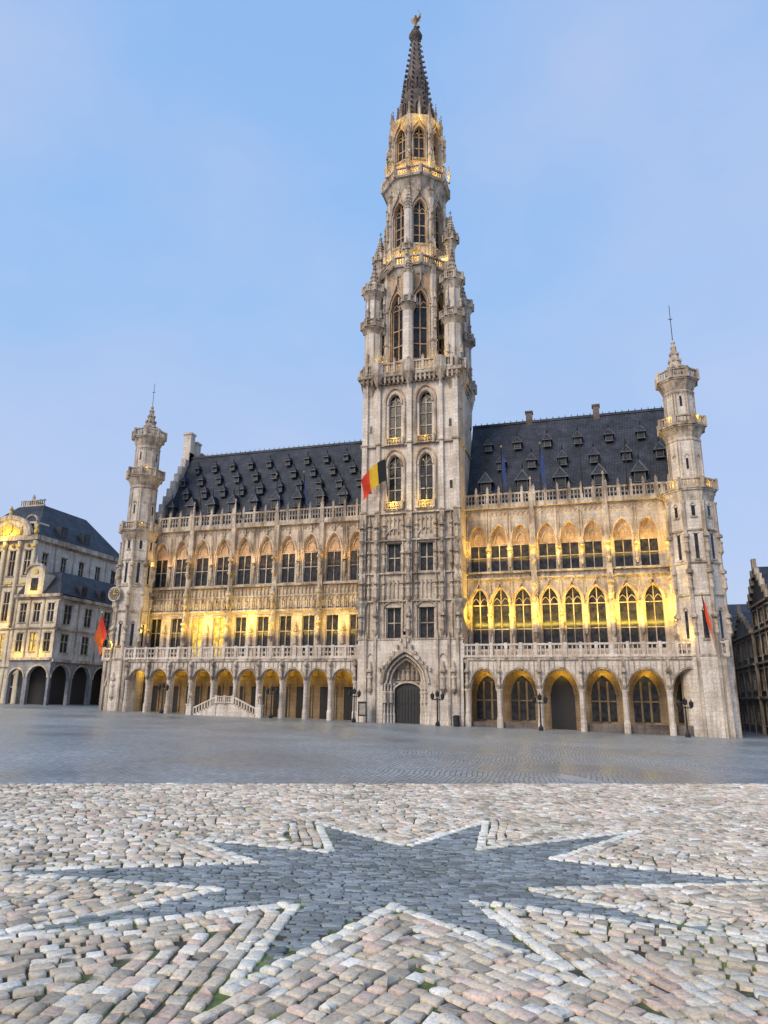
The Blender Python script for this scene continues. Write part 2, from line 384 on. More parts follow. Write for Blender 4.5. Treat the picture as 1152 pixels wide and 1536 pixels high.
# ---- roofs
SL=g['slate']
def roof(x0,x1,ze,zr,y0,yr,y1):
    SL.add([(x0,y0,ze),(x1,y0,ze),(x1,yr,zr),(x0,yr,zr),(x1,y1,ze),(x0,y1,ze)],[(0,1,2,3),(3,2,4,5)])
    SL.box(x0,x1,yr-.12,yr+.12,zr-.05,zr+.22)
    n=int((x1-x0)/.7)
    for k in range(n): SL.lathe(4,x0+.35+k*.7,yr,[(.07,zr+.2),(.02,zr+.5)])
roof(-33.,-TW,22.3,33.6,3.3,9.,14.7); roof(TW,27.2,22.5,34.1,3.3,9.,14.7)
M['lead']=plain_mat('lead_flashing',(.085,.09,.10),.6,.0,.4,4.)
def dormer(x,z,ze,zr,w,h):
    t=(z-ze)/(zr-ze); y=3.3+5.7*t; dy=h*5.7/(zr-ze)+.3
    SL.box(x-w/2,x+w/2,y-.35,y+dy,z,z+h)
    g['door'].box(x-w*.3,x+w*.3,y-.37,y-.352,z+h*.15,z+h*.85)
    LD=g['lead']
    for s in (-1,1): LD.box(x+s*w*.42-.05,x+s*w*.42+.05,y-.42,y-.353,z,z+h)
    LD.box(x-w*.6,x+w*.6,y-.5,y-.3,z-.12,z-.01)
    e=.07
    LD.add([(x-w*.75,y-.66,z+h-e),(x+w*.75,y-.66,z+h-e),(x,y-.3,z+h*2.2),(x-w*.55,y-.65,z+h+.02),(x+w*.55,y-.65,z+h+.02),(x,y-.31,z+h*1.95)],[(0,3,5,2),(1,2,5,4),(0,1,4,3)])
    SL.add([(x-w*.7,y-.6,z+h),(x+w*.7,y-.6,z+h),(x,y-.1,z+h*2.2),(x-w*.7,y+dy,z+h),(x+w*.7,y+dy,z+h),(x,y+dy+.5,z+h*2.2)],[(0,1,2),(0,2,5,3),(1,4,5,2),(0,3,4,1)])
    g['iron'].lathe(4,x,y-.1,[(.07,z+h*2.15),(.1,z+h*2.5),(.02,z+h*3.)])
for r_,(z,cnt,w,h) in enumerate(((24.4,9,.95,1.0),(26.8,10,.7,.65),(28.9,10,.65,.6),(30.9,10,.6,.55))):
    for k in range(cnt):
        x=-32.2+ (r_%2)*1.3+k*(26./cnt)
        if x<-6.5: dormer(x,z,22.3,33.6,w,h)
for r_,(z,cnt,w,h) in enumerate(((24.4,5,1.2,1.1),(27.4,6,.85,.8),(30.2,6,.8,.7))):
    for k in range(cnt):
        x=7.6+(r_%2)*1.6+k*(20./cnt)
        if x<26: dormer(x,z,22.5,34.1,w,h)
for x in (12.2,19.8): g['dark'].box(x-.35,x+.35,8.8,9.6,33.5,35.3); g['dark'].box(x-.45,x+.45,8.7,9.7,35.3,35.5)
for x0,x1 in ((-33.7,-33.),(27.2,27.9)):
    n=9
    for k in range(n):
        ya=3.+6.*k/n; yb=3.+6.*(k+1)/n; zt=23.4+11.*(k+1)/n
        P.box(x0,x1,ya,yb,6.,zt); P.box(x0,x1,18.-yb,18.-ya,6.,zt)
for y,zt in ((9,37.),(10.6,36.2),(12.,35.)): P.box(-34.1,-33.,y-.5,y+.5,30,zt); P.box(-34.25,-32.9,y-.62,y+.62,zt,zt+.25)
S.box(-33.4,27.6,14.7,15.3,-.6,22.3)
S.box(-33.6,-33.,15.3,46,-.6,20.); S.box(27.4,27.9,15.3,46,-1.4,20.)
SL.add([(-34,15.3,20),(-26,15.3,27),(-26,46,27),(-34,46,20)],[(0,1,2,3)]); SL.add([(28.2,15.3,20),(20,15.3,27),(20,46,27),(28.2,46,20)],[(0,3,2,1)])

# ---- corner turrets
def turret(cx,cy,r,z0,gal,ztip,zfin,lo):
    P.lathe(8,cx,cy,[(lo*1.05,z0),(lo*1.05,6.3),(lo,6.5),(lo,gal[0]-.9)],pi/8)
    for zz in (6.4,11.9,14.9,18.): T.lathe(8,cx,cy,[(lo*1.0,zz-.12),(lo*1.08,zz),(lo*1.08,zz+.1),(lo,zz+.2)],pi/8)
    for k in range(8):
        a=pi/8+k*pi/4; x,y=cx+lo*cos(a),cy+lo*sin(a)
        if y<cy+lo*.8:
            T.lathe(6,x,y,[(.2,z0+.5),(.2,gal[0]-1.5),(.3,gal[0]-1.2)])
            for zz in (8.5,12.6,16.):
                T.lathe(6,x+.12*cos(a),y+.12*sin(a),[(.05,zz-.4),(.3,zz)]); statue(S,x+.2*cos(a),y+.2*sin(a),zz,1.2)
                T.lathe(6,x+.12*cos(a),y+.12*sin(a),[(.33,zz+1.35),(.33,zz+1.6),(.12,zz+1.8),(.03,zz+2.5)])
    for zz,hh in ((8.,2.5),(15.3,2.4),(19.4,1.0)):
        for k in range(8):
            a=k*pi/4
            old=g.T; g.T=(cx,cy,a+pi/2); ap=lo*cos(pi/8)
            if sin(a)<.3:
                g['glass'].box(-.16,.16,-ap-.012,-ap-.002,zz,zz+hh); archband(T,-.16,.16,zz+hh,.25,'pointed',.1,-ap-.1,-ap)
                T.box(-.3,.3,-ap-.12,-ap,zz-.2,zz-.02)
            g.T=old
    for i,zg_ in enumerate(gal):
        rr=r*(1-.09*i); R=[lo+.35,r*1.35,r*1.22][i]
        ringbal(g,cx,cy,R,zg_,1.,corb=1.1,rin=(lo if i==0 else r*(1-.09*(i-1))),mat='trim')
        zt=(gal+[None])[i+1]-1.0 if i<len(gal)-1 else None
        if zt:
            P.lathe(8,cx,cy,[(rr,zg_),(rr,zt)],pi/8)
            for k in range(8):
                old=g.T; g.T=(cx,cy,k*pi/4); ap=rr*cos(pi/8)
                if k%2==0: g['glass'].box(-.11,.11,-ap-.012,-ap-.002,zg_+2.2,zg_+3.3)
                archband(T,-.14,.14,zg_+3.5,.22,'pointed',.07,-ap-.08,-ap)
                for q in (-.5,.5): T.box(q*rr*.6-.04,q*rr*.6+.04,-ap-.06,-ap,zg_+.3,zt-.5)
                g.T=old
            T.lathe(8,cx,cy,[(rr,zt-.5),(rr*1.06,zt-.4),(rr*1.06,zt-.25),(rr,zt-.15)],pi/8)
    spirelet(g,cx,cy,r*.72,gal[-1],ztip,zfin)
turret(-34.6,1.6,1.62,-.6,[21.6,28.5,33.7],38.2,41.6,1.95)
turret(27.75,1.6,1.62,-1.2,[22.,28.6,33.7],38.4,42.8,2.2)
def disc(cx,cz,r,n=24): return [(cx+r*cos(2*pi*k/n),cz+r*sin(2*pi*k/n)) for k in range(n)]
T.poly(disc(-35.5,13.9,.85),-.75,-.2); g['dark'].poly(disc(-35.5,13.9,.68),-.8,-.752); g['gold'].poly(disc(-35.5,13.9,.1),-.85,-.802)
for k in range(12):
    a=2*pi*k/12; x,z=-35.5+.55*cos(a),13.9+.55*sin(a); g['gold'].box(x-.05,x+.05,-.83,-.801,z-.05,z+.05)
g['gold'].box(-35.54,-35.46,-.84,-.803,13.9,14.4); g['gold'].box(-35.5,-35.1,-.835,-.804,13.86,13.94)

# ================= TOWER (square part)
def tower_face(xa,xb,z0,z1,wins,y0=0.):
    bs=[xa]+[(p[0]+q[0])/2 for p,q in zip(wins[:-1],wins[1:])]+[xb]
    for (cx,w,za,zs,H,k,mu,tr),a,b in zip(wins,bs[:-1],bs[1:]):
        archwall(P if z0>21 else S,a,b,z0,z1,cx-w/2,cx+w/2,za,zs,H,k,y0,y0+.6)
        window(g,cx,w,za,zs,H,k,y0,mull=mu,trans=tr,depth=.45,t=.11)
        archband(T,cx-w/2,cx+w/2,zs,H,k,.16,y0-.16,y0)
D=7.4
pc=-.45
archwall(P,-TW,TW,-.6,8.2,pc-2.3,pc+2.3,-.4,3.9,3.1,'pointed',-.25,1.3)
archband(T,pc-2.3,pc+2.3,3.9,3.1,'pointed',.32,-.5,-.25)
archband(S,pc-1.95,pc+1.95,3.85,2.75,'pointed',.2,-.1,.2)
archband(T,pc-1.65,pc+1.65,3.8,2.4,'pointed',.2,.25,.55)
for s in (-1,1):
    for k in range(4):
        x=pc+s*(2.15-.24*k); P.lathe(8,x,-.05+.3*k,[(.15,-.5),(.15,.9),(.1,1.),(.1,3.5),(.17,3.8),(.17,3.95)])
        if k%2==0: statue(S,x-s*.05,-.2+.3*k,2.,1.4)
    P.box(pc+s*1.75-.35,pc+s*1.75+.35,.9,1.3,-.5,4.4)
    P.box(s*TW-.2 if s>0 else -TW,TW if s>0 else -TW+.2,-.249,.0,-.6,8.2)
C=curve('pointed',pc-2.3,pc+2.3,3.9,3.1)
S.add([(pc-2.3,1.2,3.7),(pc+2.3,1.2,3.7)]+[(x,1.2,z) for x,z in reversed(C)],[tuple(range(15))])
T.box(pc-1.45,pc+1.45,.95,1.2,3.95,4.15)
for k in range(7): statue(T,pc-1.5+k*.5,1.05,4.25,1.0+.35*(1-abs(k-3)/3))
statue(T,pc,1.0,5.4,1.2)
archband(S,pc-1.45,pc+1.45,3.0,.95,'round',.15,.8,1.2)
g['door'].add([(pc-1.45,1.1,-.3),(pc+1.45,1.1,-.3)]+[(x,1.1,z) for x,z in reversed(curve('round',pc-1.45,pc+1.45,3.,.95))],[tuple(range(15))])
for k in range(9): g['iron'].box(pc-1.3+k*.325-.02,pc-1.3+k*.325+.02,1.05,1.098,-.3,3.3)
g['iron'].box(pc-1.4,pc+1.4,1.04,1.09,1.9,1.98)
for s in (-1,1):
    for k in range(8):
        t=k/7; x=pc+s*2.6*(1-t); z=5.2+3.6*t**1.4; T.box(x-.1,x+.1,-.62,-.3,z-.1,z+.22)
pinnacle(T,pc,-.4,7.4,.35,2.4)
for x in (-4.6,-3.6,2.9,4.1,5.0):
    T.box(x-.14,x+.14,-.45,-.25,-.5,7.6); pinnacle(T,x,-.35,7.6,.28,1.5)
for x in (-4.1,3.5,4.55): niche(g,x,-.3,3.4,1.5,.6)
for x in (-4.1,3.5): archband(T,x-.4,x+.4,6.2,.6,'pointed',.08,-.38,-.25)
T.box(-TW-.05,TW+.05,-.35,0,8.2,8.35)
tower_face(-TW,TW,8.2,12.2,[(-1.75,1.6,8.4,11.5,0,'flat',1,(.5,)),(1.75,1.6,8.4,11.5,0,'flat',1,(.5,))])
tower_face(-TW,TW,12.2,21.6,[(-1.75,1.5,15.3,18.3,0,'flat',1,(.5,)),(1.75,1.5,15.3,18.3,0,'flat',1,(.5,))])
tower_face(-TW,TW,21.6,29.4,[(-1.75,1.5,22.9,26.9,1.3,'round',1,(.35,.7)),(1.75,1.5,22.9,26.9,1.3,'round',1,(.35,.7))])
tower_face(-TW,TW,29.4,37.0,[(-1.75,1.45,30.1,34.2,1.25,'round',1,(.35,.7)),(1.75,1.45,30.1,34.2,1.25,'round',1,(.35,.7))])
for cx in (-1.75,1.75):
    for z0,zs in ((22.5,27.),(29.8,34.3)):
        for s in (-1,1): T.box(cx+s*1.12-.09,cx+s*1.12+.09,-.22,0,z0,zs)
        archband(g['warm'],cx-1.03,cx+1.03,zs,1.75,'round',.2,-.22,0)
        T.box(cx-1.2,cx+1.2,-.25,0,z0-.2,z0)
    for z in (22.0,29.3): balustrade(g,cx-.95,cx+.95,-.32,z,.8,step=.3,pier=1.9)
    for j,(za,n) in enumerate(((12.5,5),(19.3,5))):
        for k in range(n):
            x=cx-.9+1.8*k/(n-1); T.box(x-.05,x+.05,-.16,0,za,za+1.9)
            if k<n-1: archband(T,x+.06,x+.39,za+1.3,.3,'pointed',.05,-.13,0)
    archband(T,cx-.95,cx+.95,18.7,1.2,'pointed',.14,-.2,0)
    archband(T,cx-.95,cx+.95,11.6,.5,'pointed',.1,-.2,0)
for x0,x1 in ((-TW,-TW+.5),(TW-.5,TW)): S.box(x0,x1,.6,D,-.5,37.)
S.box(-TW,-TW+.3,.001,.6,8.2,37.); S.box(TW-.3,TW,.001,.6,8.2,37.)
S.box(-TW,TW,D,D+.5,20,37.)
for x,w in ((-TW+.35,.7),(-3.55,.5),(0.,.62),(3.55,.5),(TW-.35,.7)):
    T.box(x-w/2,x+w/2,-.42,-.002,8.35,21.6)
    P.box(x-w/2+.06,x+w/2-.06,-.34,-.002,21.6,37.)
    for z in (9.2,12.6,15.7,18.6):
        niche(g,x,-.45,z,1.25,.6)
    for z in (21.7,29.42): T.box(x-w/2-.05,x+w/2+.05,-.5,0,z,z+.18)
for x in (-4.45,4.45,-2.8,2.8,-.75,.75):
    for z in (12.8,16.,19.):
        niche(g,x,-.05,z,1.1,.42)
    T.box(x-.05,x+.05,-.2,0,8.4,21.5)
for z in (12.1,15.0,18.55,21.5,29.25,36.6): T.box(-TW-.12,TW+.12,-.3,0,z,z+.16); T.box(TW,TW+.14,0,D,z,z+.16); T.box(-TW-.14,-TW,0,D,z,z+.16)
for z in (24,31):
    for x in (4.5,-4.5): g['glass'].box(x-.15,x+.15,-.02,-.004,z,z+.9)
for s in (-1,1): T.lathe(8,s*(TW-.2),-.1,[(.1,10.6),(.5,11.4),(.85,12.),(.85,12.2)],pi/8)
T.box(-TW-.25,TW+.25,-.55,D+.7,37.0,37.35); T.box(-TW-.5,TW+.5,-.8,D+.9,37.35,37.75)
for k in range(22): T.box(-TW+.1+k*.51,-TW+.3+k*.51,-.75,-.05,36.6,37.34)
balustrade(g,-TW+.6,TW-.6,-.72,37.75,1.25,step=.36,pier=1.7,pin=.6)
old=g.T; g.T=(TW+.42,0,pi/2); balustrade(g,0.6,D,0,37.75,1.25,step=.36,pier=1.7); g.T=(-TW-.42,0,pi/2); balustrade(g,0.6,D,0,37.75,1.25,step=.36,pier=1.7); g.T=old
for x in (-3.6,0,3.6): T.lathe(8,x,-.75,[(.1,36.2),(.55,37.2),(.75,37.6),(.75,38.9),(.6,39.)],pi/8)
def ctur(cx,cy,r,zs,gals,zt,zf,low=True):
    if low: T.lathe(8,cx,cy,[(r*.9,33.2),(r*1.0,35.5),(r*1.4,37.2),(r*1.4,37.7)],pi/8)
    P.lathe(8,cx,cy,[(r*1.0,zs),(r*1.0,gals[0]-.8),(r*.86,gals[0]),(r*.86,gals[-1])],pi/8)
    for k in range(8):
        a=pi/8+k*pi/4; T.lathe(5,cx+r*.98*cos(a),cy+r*.98*sin(a),[(.08,zs),(.06,gals[-1]-.6)])
        if k%2:
            for zz in (zs+2.2,gals[0]+1.3): statue(T,cx+r*1.1*cos(a),cy+r*1.1*sin(a),zz,1.2)
    ringbal(g,cx,cy,r*1.45,zs+.2,1.1,corb=1.4,rin=r*.9)
    for i,z in enumerate(gals): ringbal(g,cx,cy,r*(1.4-.06*i),z,.9,corb=.9,rin=r*.88)
    spirelet(g,cx,cy,r*.8,gals[-1]+.4,zt,zf)
for cx in (-4.7,4.8):
    ctur(cx,.9,.98,37.6,[44.2,48.9],53.,53.6)
    ctur(cx,D-.4,.98,37.6,[44.2,48.9],53.,53.6)
for cx,z in ((-4.5,57.3),(4.35,58.6)):
    T.lathe(8,cx,2.6,[(.55,38),(.55,50),(.5,z-3.2)],pi/8)
    ringbal(g,cx,2.6,.85,z-3.,.8,corb=.8,rin=.55); P.lathe(8,cx,2.6,[(.55,z-3),(.55,z-1.9)],pi/8); spirelet(g,cx,2.6,.6,z-1.9,z+.6,z+1.6)
    for zz in (43.,49.,53.5): T.box(min(cx,-.35+ (3 if cx>0 else -3)),max(cx,-.35+(3 if cx>0 else -3)),2.45,2.75,zz,zz+.45)
# ================= octagon
OX,OY=-.35,4.05
def octstage(R,z0,z1,wz0,wzs,H,wfrac,mat,gable=True,mu=1,tr=(.3,.6)):
    ap=R*cos(pi/8); w=2*R*sin(pi/8)
    for k in range(8):
        a=pi/8+k*pi/4
        g.T=(OX,OY,a)
        m=g[mat]; ww=w*wfrac
        archwall(m,-w/2,w/2,z0,z1,-ww/2,ww/2,wz0,wzs,H,'pointed',-ap,-ap+.5)
        window(g,0,ww,wz0,wzs,H,'pointed',-ap,mull=mu,trans=tr,depth=.4,t=.13,fr='warm')
        archband(g['warm'],-ww/2,ww/2,wzs,H,'pointed',.16,-ap-.18,-ap)
        if gable:
            archband(g['trim'],-ww/2-.2,ww/2+.2,wzs+.3,H+.9,'ogee',.14,-ap-.32,-ap)
            pinnacle(g['trim'],0,-ap-.2,wzs+H+1.2,.22,1.4)
        n=4
        for q in range(n+1):
            x=-w/2+.12+(w-.24)*q/n; g['trim'].box(x-.04,x+.04,-ap-.1,-ap,z0+.3,wz0-.3)
        g['trim'].box(-w/2,w/2,-ap-.16,-ap,wz0-.25,wz0-.05)
        for s in (-1,1): g['trim'].box(s*(ww/2+.18)-.07,s*(ww/2+.18)+.07,-ap-.2,-ap,z0,wzs+.2)
    g.T=(0,0,0)
def octbutt(R,z0,z1,w,pin,step=None):
    for k in range(8):
        a=-pi/2+k*pi/4
        g.T=(OX,OY,a+pi/2)
        P.box(-w/2,w/2,-R-.35,-R+.3,z0,z1)
        for t in (.33,.66): g['trim'].box(-w/2-.08,w/2+.08,-R-.45,-R+.2,z0+(z1-z0)*t,z0+(z1-z0)*t+.2)
        for t in (.15,.45,.75): statue(g['trim'],0,-R-.5,z0+(z1-z0)*t,1.3)
        pinnacle(g['trim'],0,-R-.1,z1,w*.9,pin)
        pinnacle(g['trim'],0,-R-.55,z0+(z1-z0)*.55,w*.5,pin)
    g.T=(0,0,0)
octstage(3.85,37.8,52.3,39.9,46.6,2.0,.60,'warm',mu=1)
octbutt(3.85,37.8,50.8,.55,3.2)
P.lathe(8,OX+.1,OY-4.1,[(.62,37.8),(.62,50.5)],pi/8); ringbal(g,OX+.1,OY-4.1,.95,46.4,.8,corb=.9,rin=.6); spirelet(g,OX+.1,OY-4.1,.6,50.5,53.,53.)
ringbal(g,OX,OY,4.35,51.8,1.2,corb=1.0,rin=3.8)
octstage(3.55,52.,63.3,55.2,59.6,1.7,.58,'stone')
octbutt(3.5,52.,61.6,.5,2.6)
P.lathe(8,OX,OY-3.75,[(.5,52),(.5,59.5)],pi/8); ringbal(g,OX,OY-3.75,.85,53.6,.8,corb=.9,rin=.5)
spirelet(g,OX,OY-3.75,.5,59.5,62.5,62.5)
ringbal(g,OX,OY,4.25,64.4,1.2,corb=1.8,rin=3.4); g['warm'].lathe(8,OX,OY,[(3.5,62.8),(3.5,67.0)],-pi/2)
octstage(3.3,66.4,73.6,67.6,70.9,1.4,.56,'warm',mu=1,tr=(.5,))
octbutt(3.3,65.6,72.6,.38,3.4)
g['trim'].lathe(8,OX,OY,[(3.3,73.2),(3.6,73.7),(3.6,74.),(3.,74.2)],-pi/2)
for k in range(8):
    a=-pi/2+k*pi/4; pinnacle(g['trim'],OX+4.3*cos(a),OY+4.3*sin(a),65.4,.3,2.6); pinnacle(g['trim'],OX+4.4*cos(a),OY+4.4*sin(a),53.,.3,2.4)
    a+=pi/8; pinnacle(g['trim'],OX+3.2*cos(a),OY+3.2*sin(a),73.9,.3,3.)
    pinnacle(g['dark'],OX+2.4*cos(a),OY+2.4*sin(a),74.,.28,4.)
DK=g['dark']
zs0,zs1=74.1,89.6
DK.lathe(8,OX,OY,[(2.55,zs0),(2.1,76.8),(.38,zs1)],-pi/2)
for j in range(17):
    t=(j+.4)/17; z=zs0+(zs1-zs0)*t; r=2.58*(1-t)*.93+.42*t+.05
    for k in range(8):
        a=-pi/2+k*pi/4; s=.24-.1*t; g.T=(OX,OY,a+pi/2); DK.box(-s*.6,s*.6,-r-s*1.7,-r+s*.4,z-s*.5,z+s*.9,taper=s*.2)
    g.T=(0,0,0)
for k in range(8):
    g.T=(OX,OY,pi/8+k*pi/4)
    for z,r,w,h in ((75.,2.25,.9,2.3),(80.2,1.5,.5,1.6)):
        g['door'].box(-w*.25,w*.25,-r-.06,-r+.1,z,z+h*.7); archband(DK,-w*.3,w*.3,z+h*.7,w*.6,'pointed',.13,-r-.2,-r+.4)
        for s in (-1,1): DK.box(s*w*.42-.07,s*w*.42+.07,-r-.18,-r+.4,z-.3,z+h*.7)
        pinnacle(DK,0,-r-.05,z+h*.85,.16,1.)
g.T=(0,0,0)
DK.lathe(10,OX,OY,[(.4,zs1-.3),(.8,zs1+.1),(.95,zs1+.4),(.8,zs1+.8),(.45,zs1+1.),(.65,zs1+1.2),(.3,zs1+1.6),(.12,zs1+2.)])
M['bronze']=plain_mat('weathered_gilt',(.22,.15,.07),.5,.5)
G_=g['bronze']; z=zs1+1.9
G_.lathe(8,OX,OY,[(.12,z),(.3,z+.15),(.16,z+.4),(.24,z+.9),(.2,z+1.2),(.33,z+1.55),(.3,z+1.75),(.1,z+1.85),(.17,z+2.),(.16,z+2.15),(.05,z+2.28)])
for s in (-1,1): G_.poly([(OX+s*.15,z+1.7),(OX+s*.75,z+2.1),(OX+s*.6,z+1.3),(OX+s*.2,z+1.1)],OY+.1,OY+.16)
G_.poly([(OX+.2,z+1.6),(OX+.7,z+2.4),(OX+.8,z+2.35),(OX+.35,z+1.5)],OY-.08,OY+.04); G_.poly([(OX+.66,z+2.3),(OX+.3,z+3.1),(OX+.36,z+3.12),(OX+.76,z+2.36)],OY-.05,OY+.0)
G_.poly([(OX-.2,z+.1),(OX+.6,z+.05),(OX+.4,z+.35),(OX-.1,z+.3)],OY-.2,OY+.2)

# ---- lion staircase (low double flight tucked against the arcade)
cx=xsL[5]-.4; zgl=zg(cx)
P.box(cx-1.0,cx+1.0,-1.3,-.3,zgl-.5,zgl+1.35)
for s in (-1,1):
    for k in range(8):
        x0=cx+s*(1.0+k*.33); x1=x0+s*.33; P.box(min(x0,x1),max(x0,x1),-1.25,-.35,zgl-.5,zgl+1.2-k*.15)
    for k in range(9):
        x=cx+s*(1.0+k*.33); zz=zgl+1.3-k*.15; P.box(x-.05,x+.05,-1.4,-1.28,zz-.1,zz+.62)
    P.poly([(cx+s*1.,zgl+1.9),(cx+s*3.8,zgl+.68),(cx+s*3.8,zgl+.82),(cx+s*1.,zgl+2.05)],-1.43,-1.25)
    P.poly([(cx+s*1.,zgl-.5),(cx+s*3.8,zgl-.5),(cx+s*3.8,zgl+.1),(cx+s*1.,zgl+1.3)],-1.4,-1.27)
    P.box(cx+s*4.1-.3,cx+s*4.1+.3,-1.65,-1.05,zgl-.5,zgl+1.1); P.box(cx+s*4.1-.36,cx+s*4.1+.36,-1.71,-.99,zgl+1.1,zgl+1.22)
    lx=cx+s*4.1; lz=zgl+1.22
    S.lathe(8,lx,-1.3,[(.28,lz),(.3,lz+.22),(.21,lz+.52),(.24,lz+.7),(.1,lz+.75)]); S.lathe(8,lx,-1.45,[(.1,lz+.62),(.24,lz+.75),(.24,lz+.92),(.1,lz+1.05)])
    S.box(lx-.06,lx+.06,-1.76,-1.62,lz+.74,lz+.85)
    for q in (-1,1): S.box(lx+q*.13-.05,lx+q*.13+.05,-1.62,-1.5,lz,lz+.55); S.box(lx+q*.16-.05,lx+q*.16+.05,-1.48,-1.38,lz+.95,lz+1.08)
balustrade(g,cx-1.,cx+1.,-1.33,zgl+1.35,.7,step=.25,pier=1.,mat='pale')
hall=g.make()

# ---- warm lights on the facade
for i in range(5):
    xc=(pil[i]+pil[i+1])/2
    e=[150,300,300,170,190][i]
    arealight('facade_floodlight',(xc,YW-1.9,9.6),4.6,.25,e,(radians(180-30),0,0))
    arealight('facade_floodlight',(xc,YW-1.,17.6),4.6,.15,60,(radians(180-24),0,0),(1,.55,.09))
for a,b in zip(pr[:-1],pr[1:]):
    xc=(a+b)/2
    arealight('facade_floodlight',(xc,YW-1.8,10.1),(b-a)*.9,.25,640,(radians(180-30),0,0))
    arealight('facade_floodlight',(xc,YW-1.2,17.),(b-a)*.9,.15,210,(radians(180-24),0,0),(1,.62,.07))
for i in range(10): pointlight('arcade_lantern',((xsL[i]+xsL[i+1])/2,2.2,5.15),58)
for i in range(6): pointlight('arcade_lantern',((xsR[i]+xsR[i+1])/2+.2,2.1,5.05),70)
for x in (-1.75,1.75):
    pointlight('tower_floodlight',(x,-.9,22.6),75); pointlight('tower_floodlight',(x,-.8,30.),32)
for x in (-3,0,3): pointlight('tower_floodlight',(x,-.35,39.2),60)
for k in range(8):
    a=-pi/2+pi/8+k*pi/4
    if sin(a)<.5:
        for z,e in ((53.2,90),(65.8,150),(73.2,60)): pointlight('tower_floodlight',(OX+4.1*cos(a),OY+4.1*sin(a),z),e)
for cxx,cyy in ((-34.6,1.6),(27.75,1.6)):
    for z in (22.5,29.5):
        for a in (-2.2,-.9): pointlight('turret_floodlight',(cxx+2.15*cos(a),cyy+2.15*sin(a),z),30)
pointlight('balcony_floodlight',(-35.6,-.6,8.2),60); pointlight('balcony_floodlight',(26.2,-.6,8.4),60)

# ================================================================== neighbouring houses
M['plaster']=stone_mat('cream_plaster',(.82,.72,.55),(.68,.58,.44),bw=2,bh=.5,joint=.8)
M['plaster2']=stone_mat('white_plaster',(.78,.74,.68),(.62,.58,.53),bw=2,bh=.5,joint=.85)
M['brick']=stone_mat('brick_wall',(.30,.19,.15),(.20,.13,.11),bw=.3,bh=.1)
M['greystone']=stone_mat('grey_stone',(.34,.35,.38),(.22,.23,.26))
def facade(h,xa,xb,z0,floors,ncol,mat,ww=.55,lit=(),y0=0.):
    s=(xb-xa)/ncol
    for fi,(a,b,wa,wb) in enumerate(floors):
        for k in range(ncol):
            x0=xa+k*s; cx=x0+s/2; w=s*ww
            archwall(h[mat],x0,x0+s,a,b,cx-w/2,cx+w/2,wa,wb,0,'flat',y0,y0+.3)
            window(h,cx,w,wa,wb,0,'flat',y0,mull=1,trans=(.6,),lit=(fi,k) in lit,depth=.2,fr='trim',t=.1)
            h['trim'].box(cx-w/2-.12,cx+w/2+.12,y0-.12,y0,wa-.16,wa-.01); h['trim'].box(cx-w/2-.1,cx+w/2+.1,y0-.08,y0,wb+.01,wb+.18)
            h['trim'].box(x0-.1,x0+.1,y0-.1,y0,a,b-.2)
        h['trim'].box(xa,xb,y0-.25,y0,b-.2,b)
h=Grp('mansard_guild_house')
h.T=(0,9.,0)
facade(h,-70.,-56.8,0,[(0,6.2,1,5),(6.2,11.3,7,10.4),(11.3,17.3,12.3,16.3),(17.3,23.6,18.6,22.2)],5,'plaster',.42,lit=((1,3),))
h.T=(-56.8,9.,pi/2)
facade(h,0,19,0,[(0,15.,2,3.),(15.,23.6,19.4,22.)],5,'plaster2',.3)
h.T=(0,0,0)
h['plaster2'].box(-70,-57.,26,28,0,23.6)
h['trim'].box(-70.4,-56.3,8.4,9.05,23.6,24.3); h['trim'].box(-56.8,-56.2,9.05,28.4,23.6,24.3)
for k in range(6):
    x=-70+13.2*k/5
    h['plaster'].lathe(10,x,8.75,[(.3,11.5),(.26,12.),(.24,22.4),(.36,22.9),(.36,23.5)])
    h['gold'].lathe(8,x,8.6,[(.12,24.3),(.3,24.6),(.34,25.),(.14,25.3),(.2,25.5),(.02,25.9)])
    h['gold'].box(x-.35,x+.35,8.35,8.48,22.6,22.95)
for k in range(5):
    x=-70+13.2*(k+.5)/5; h['gold'].box(x-.6,x+.6,8.8,8.99,17.4,17.7); h['gold'].lathe(6,x,8.85,[(.05,22.6),(.3,22.9),(.05,23.2)])
z0,z1=24.3,30.2
h['slate'].add([(-70.4,8.6,z0),(-56.4,8.6,z0),(-56.4,28.2,z0),(-70.4,28.2,z0),(-65.5,13.6,z1),(-60.8,13.6,z1),(-60.8,23,z1),(-65.5,23,z1)],
  [(0,1,5,4),(1,2,6,5),(2,3,7,6),(3,0,4,7),(4,5,6,7)])
h['trim'].box(-65.4,-60.9,13.7,13.95,z1,z1+.25)
for k in range(12): h['trim'].box(-65.4+.39*k,-65.3+.39*k,13.75,13.9,z1+.25,z1+.9)
h['trim'].box(-65.4,-60.9,13.7,13.95,z1+.9,z1+1.05); pinnacle(h['trim'],-63.1,13.8,z1+1.05,.3,.9)
archband(h['trim'],-65.5,-58.,24.2,2.6,'round',.5,8.3,8.9); h['plaster'].add([(x,8.6,z) for x,z in curve('round',-65.5,-58.,24.2,2.6)],[tuple(range(13))])
h['gold'].poly(disc(-61.8,25.4,.85,10),8.4,8.58)
for s in (-1,1): h['gold'].poly([(-61.8+s*.9,24.5),(-61.8+s*2.6,24.5),(-61.8+s*2.2,25.1),(-61.8+s*1.,25.9)],8.45,8.57)
statue(h['gold'],-61.8,8.6,27.2,1.6)
for x in (-58.8,-68.):
    h['plaster'].box(x-.9,x+.9,9.6,12,24.3,26.6); h['glass'].box(x-.45,x+.45,9.55,9.59,25,26.3); archband(h['trim'],x-.9,x+.9,26.6,.8,'round',.2,9.4,9.8)
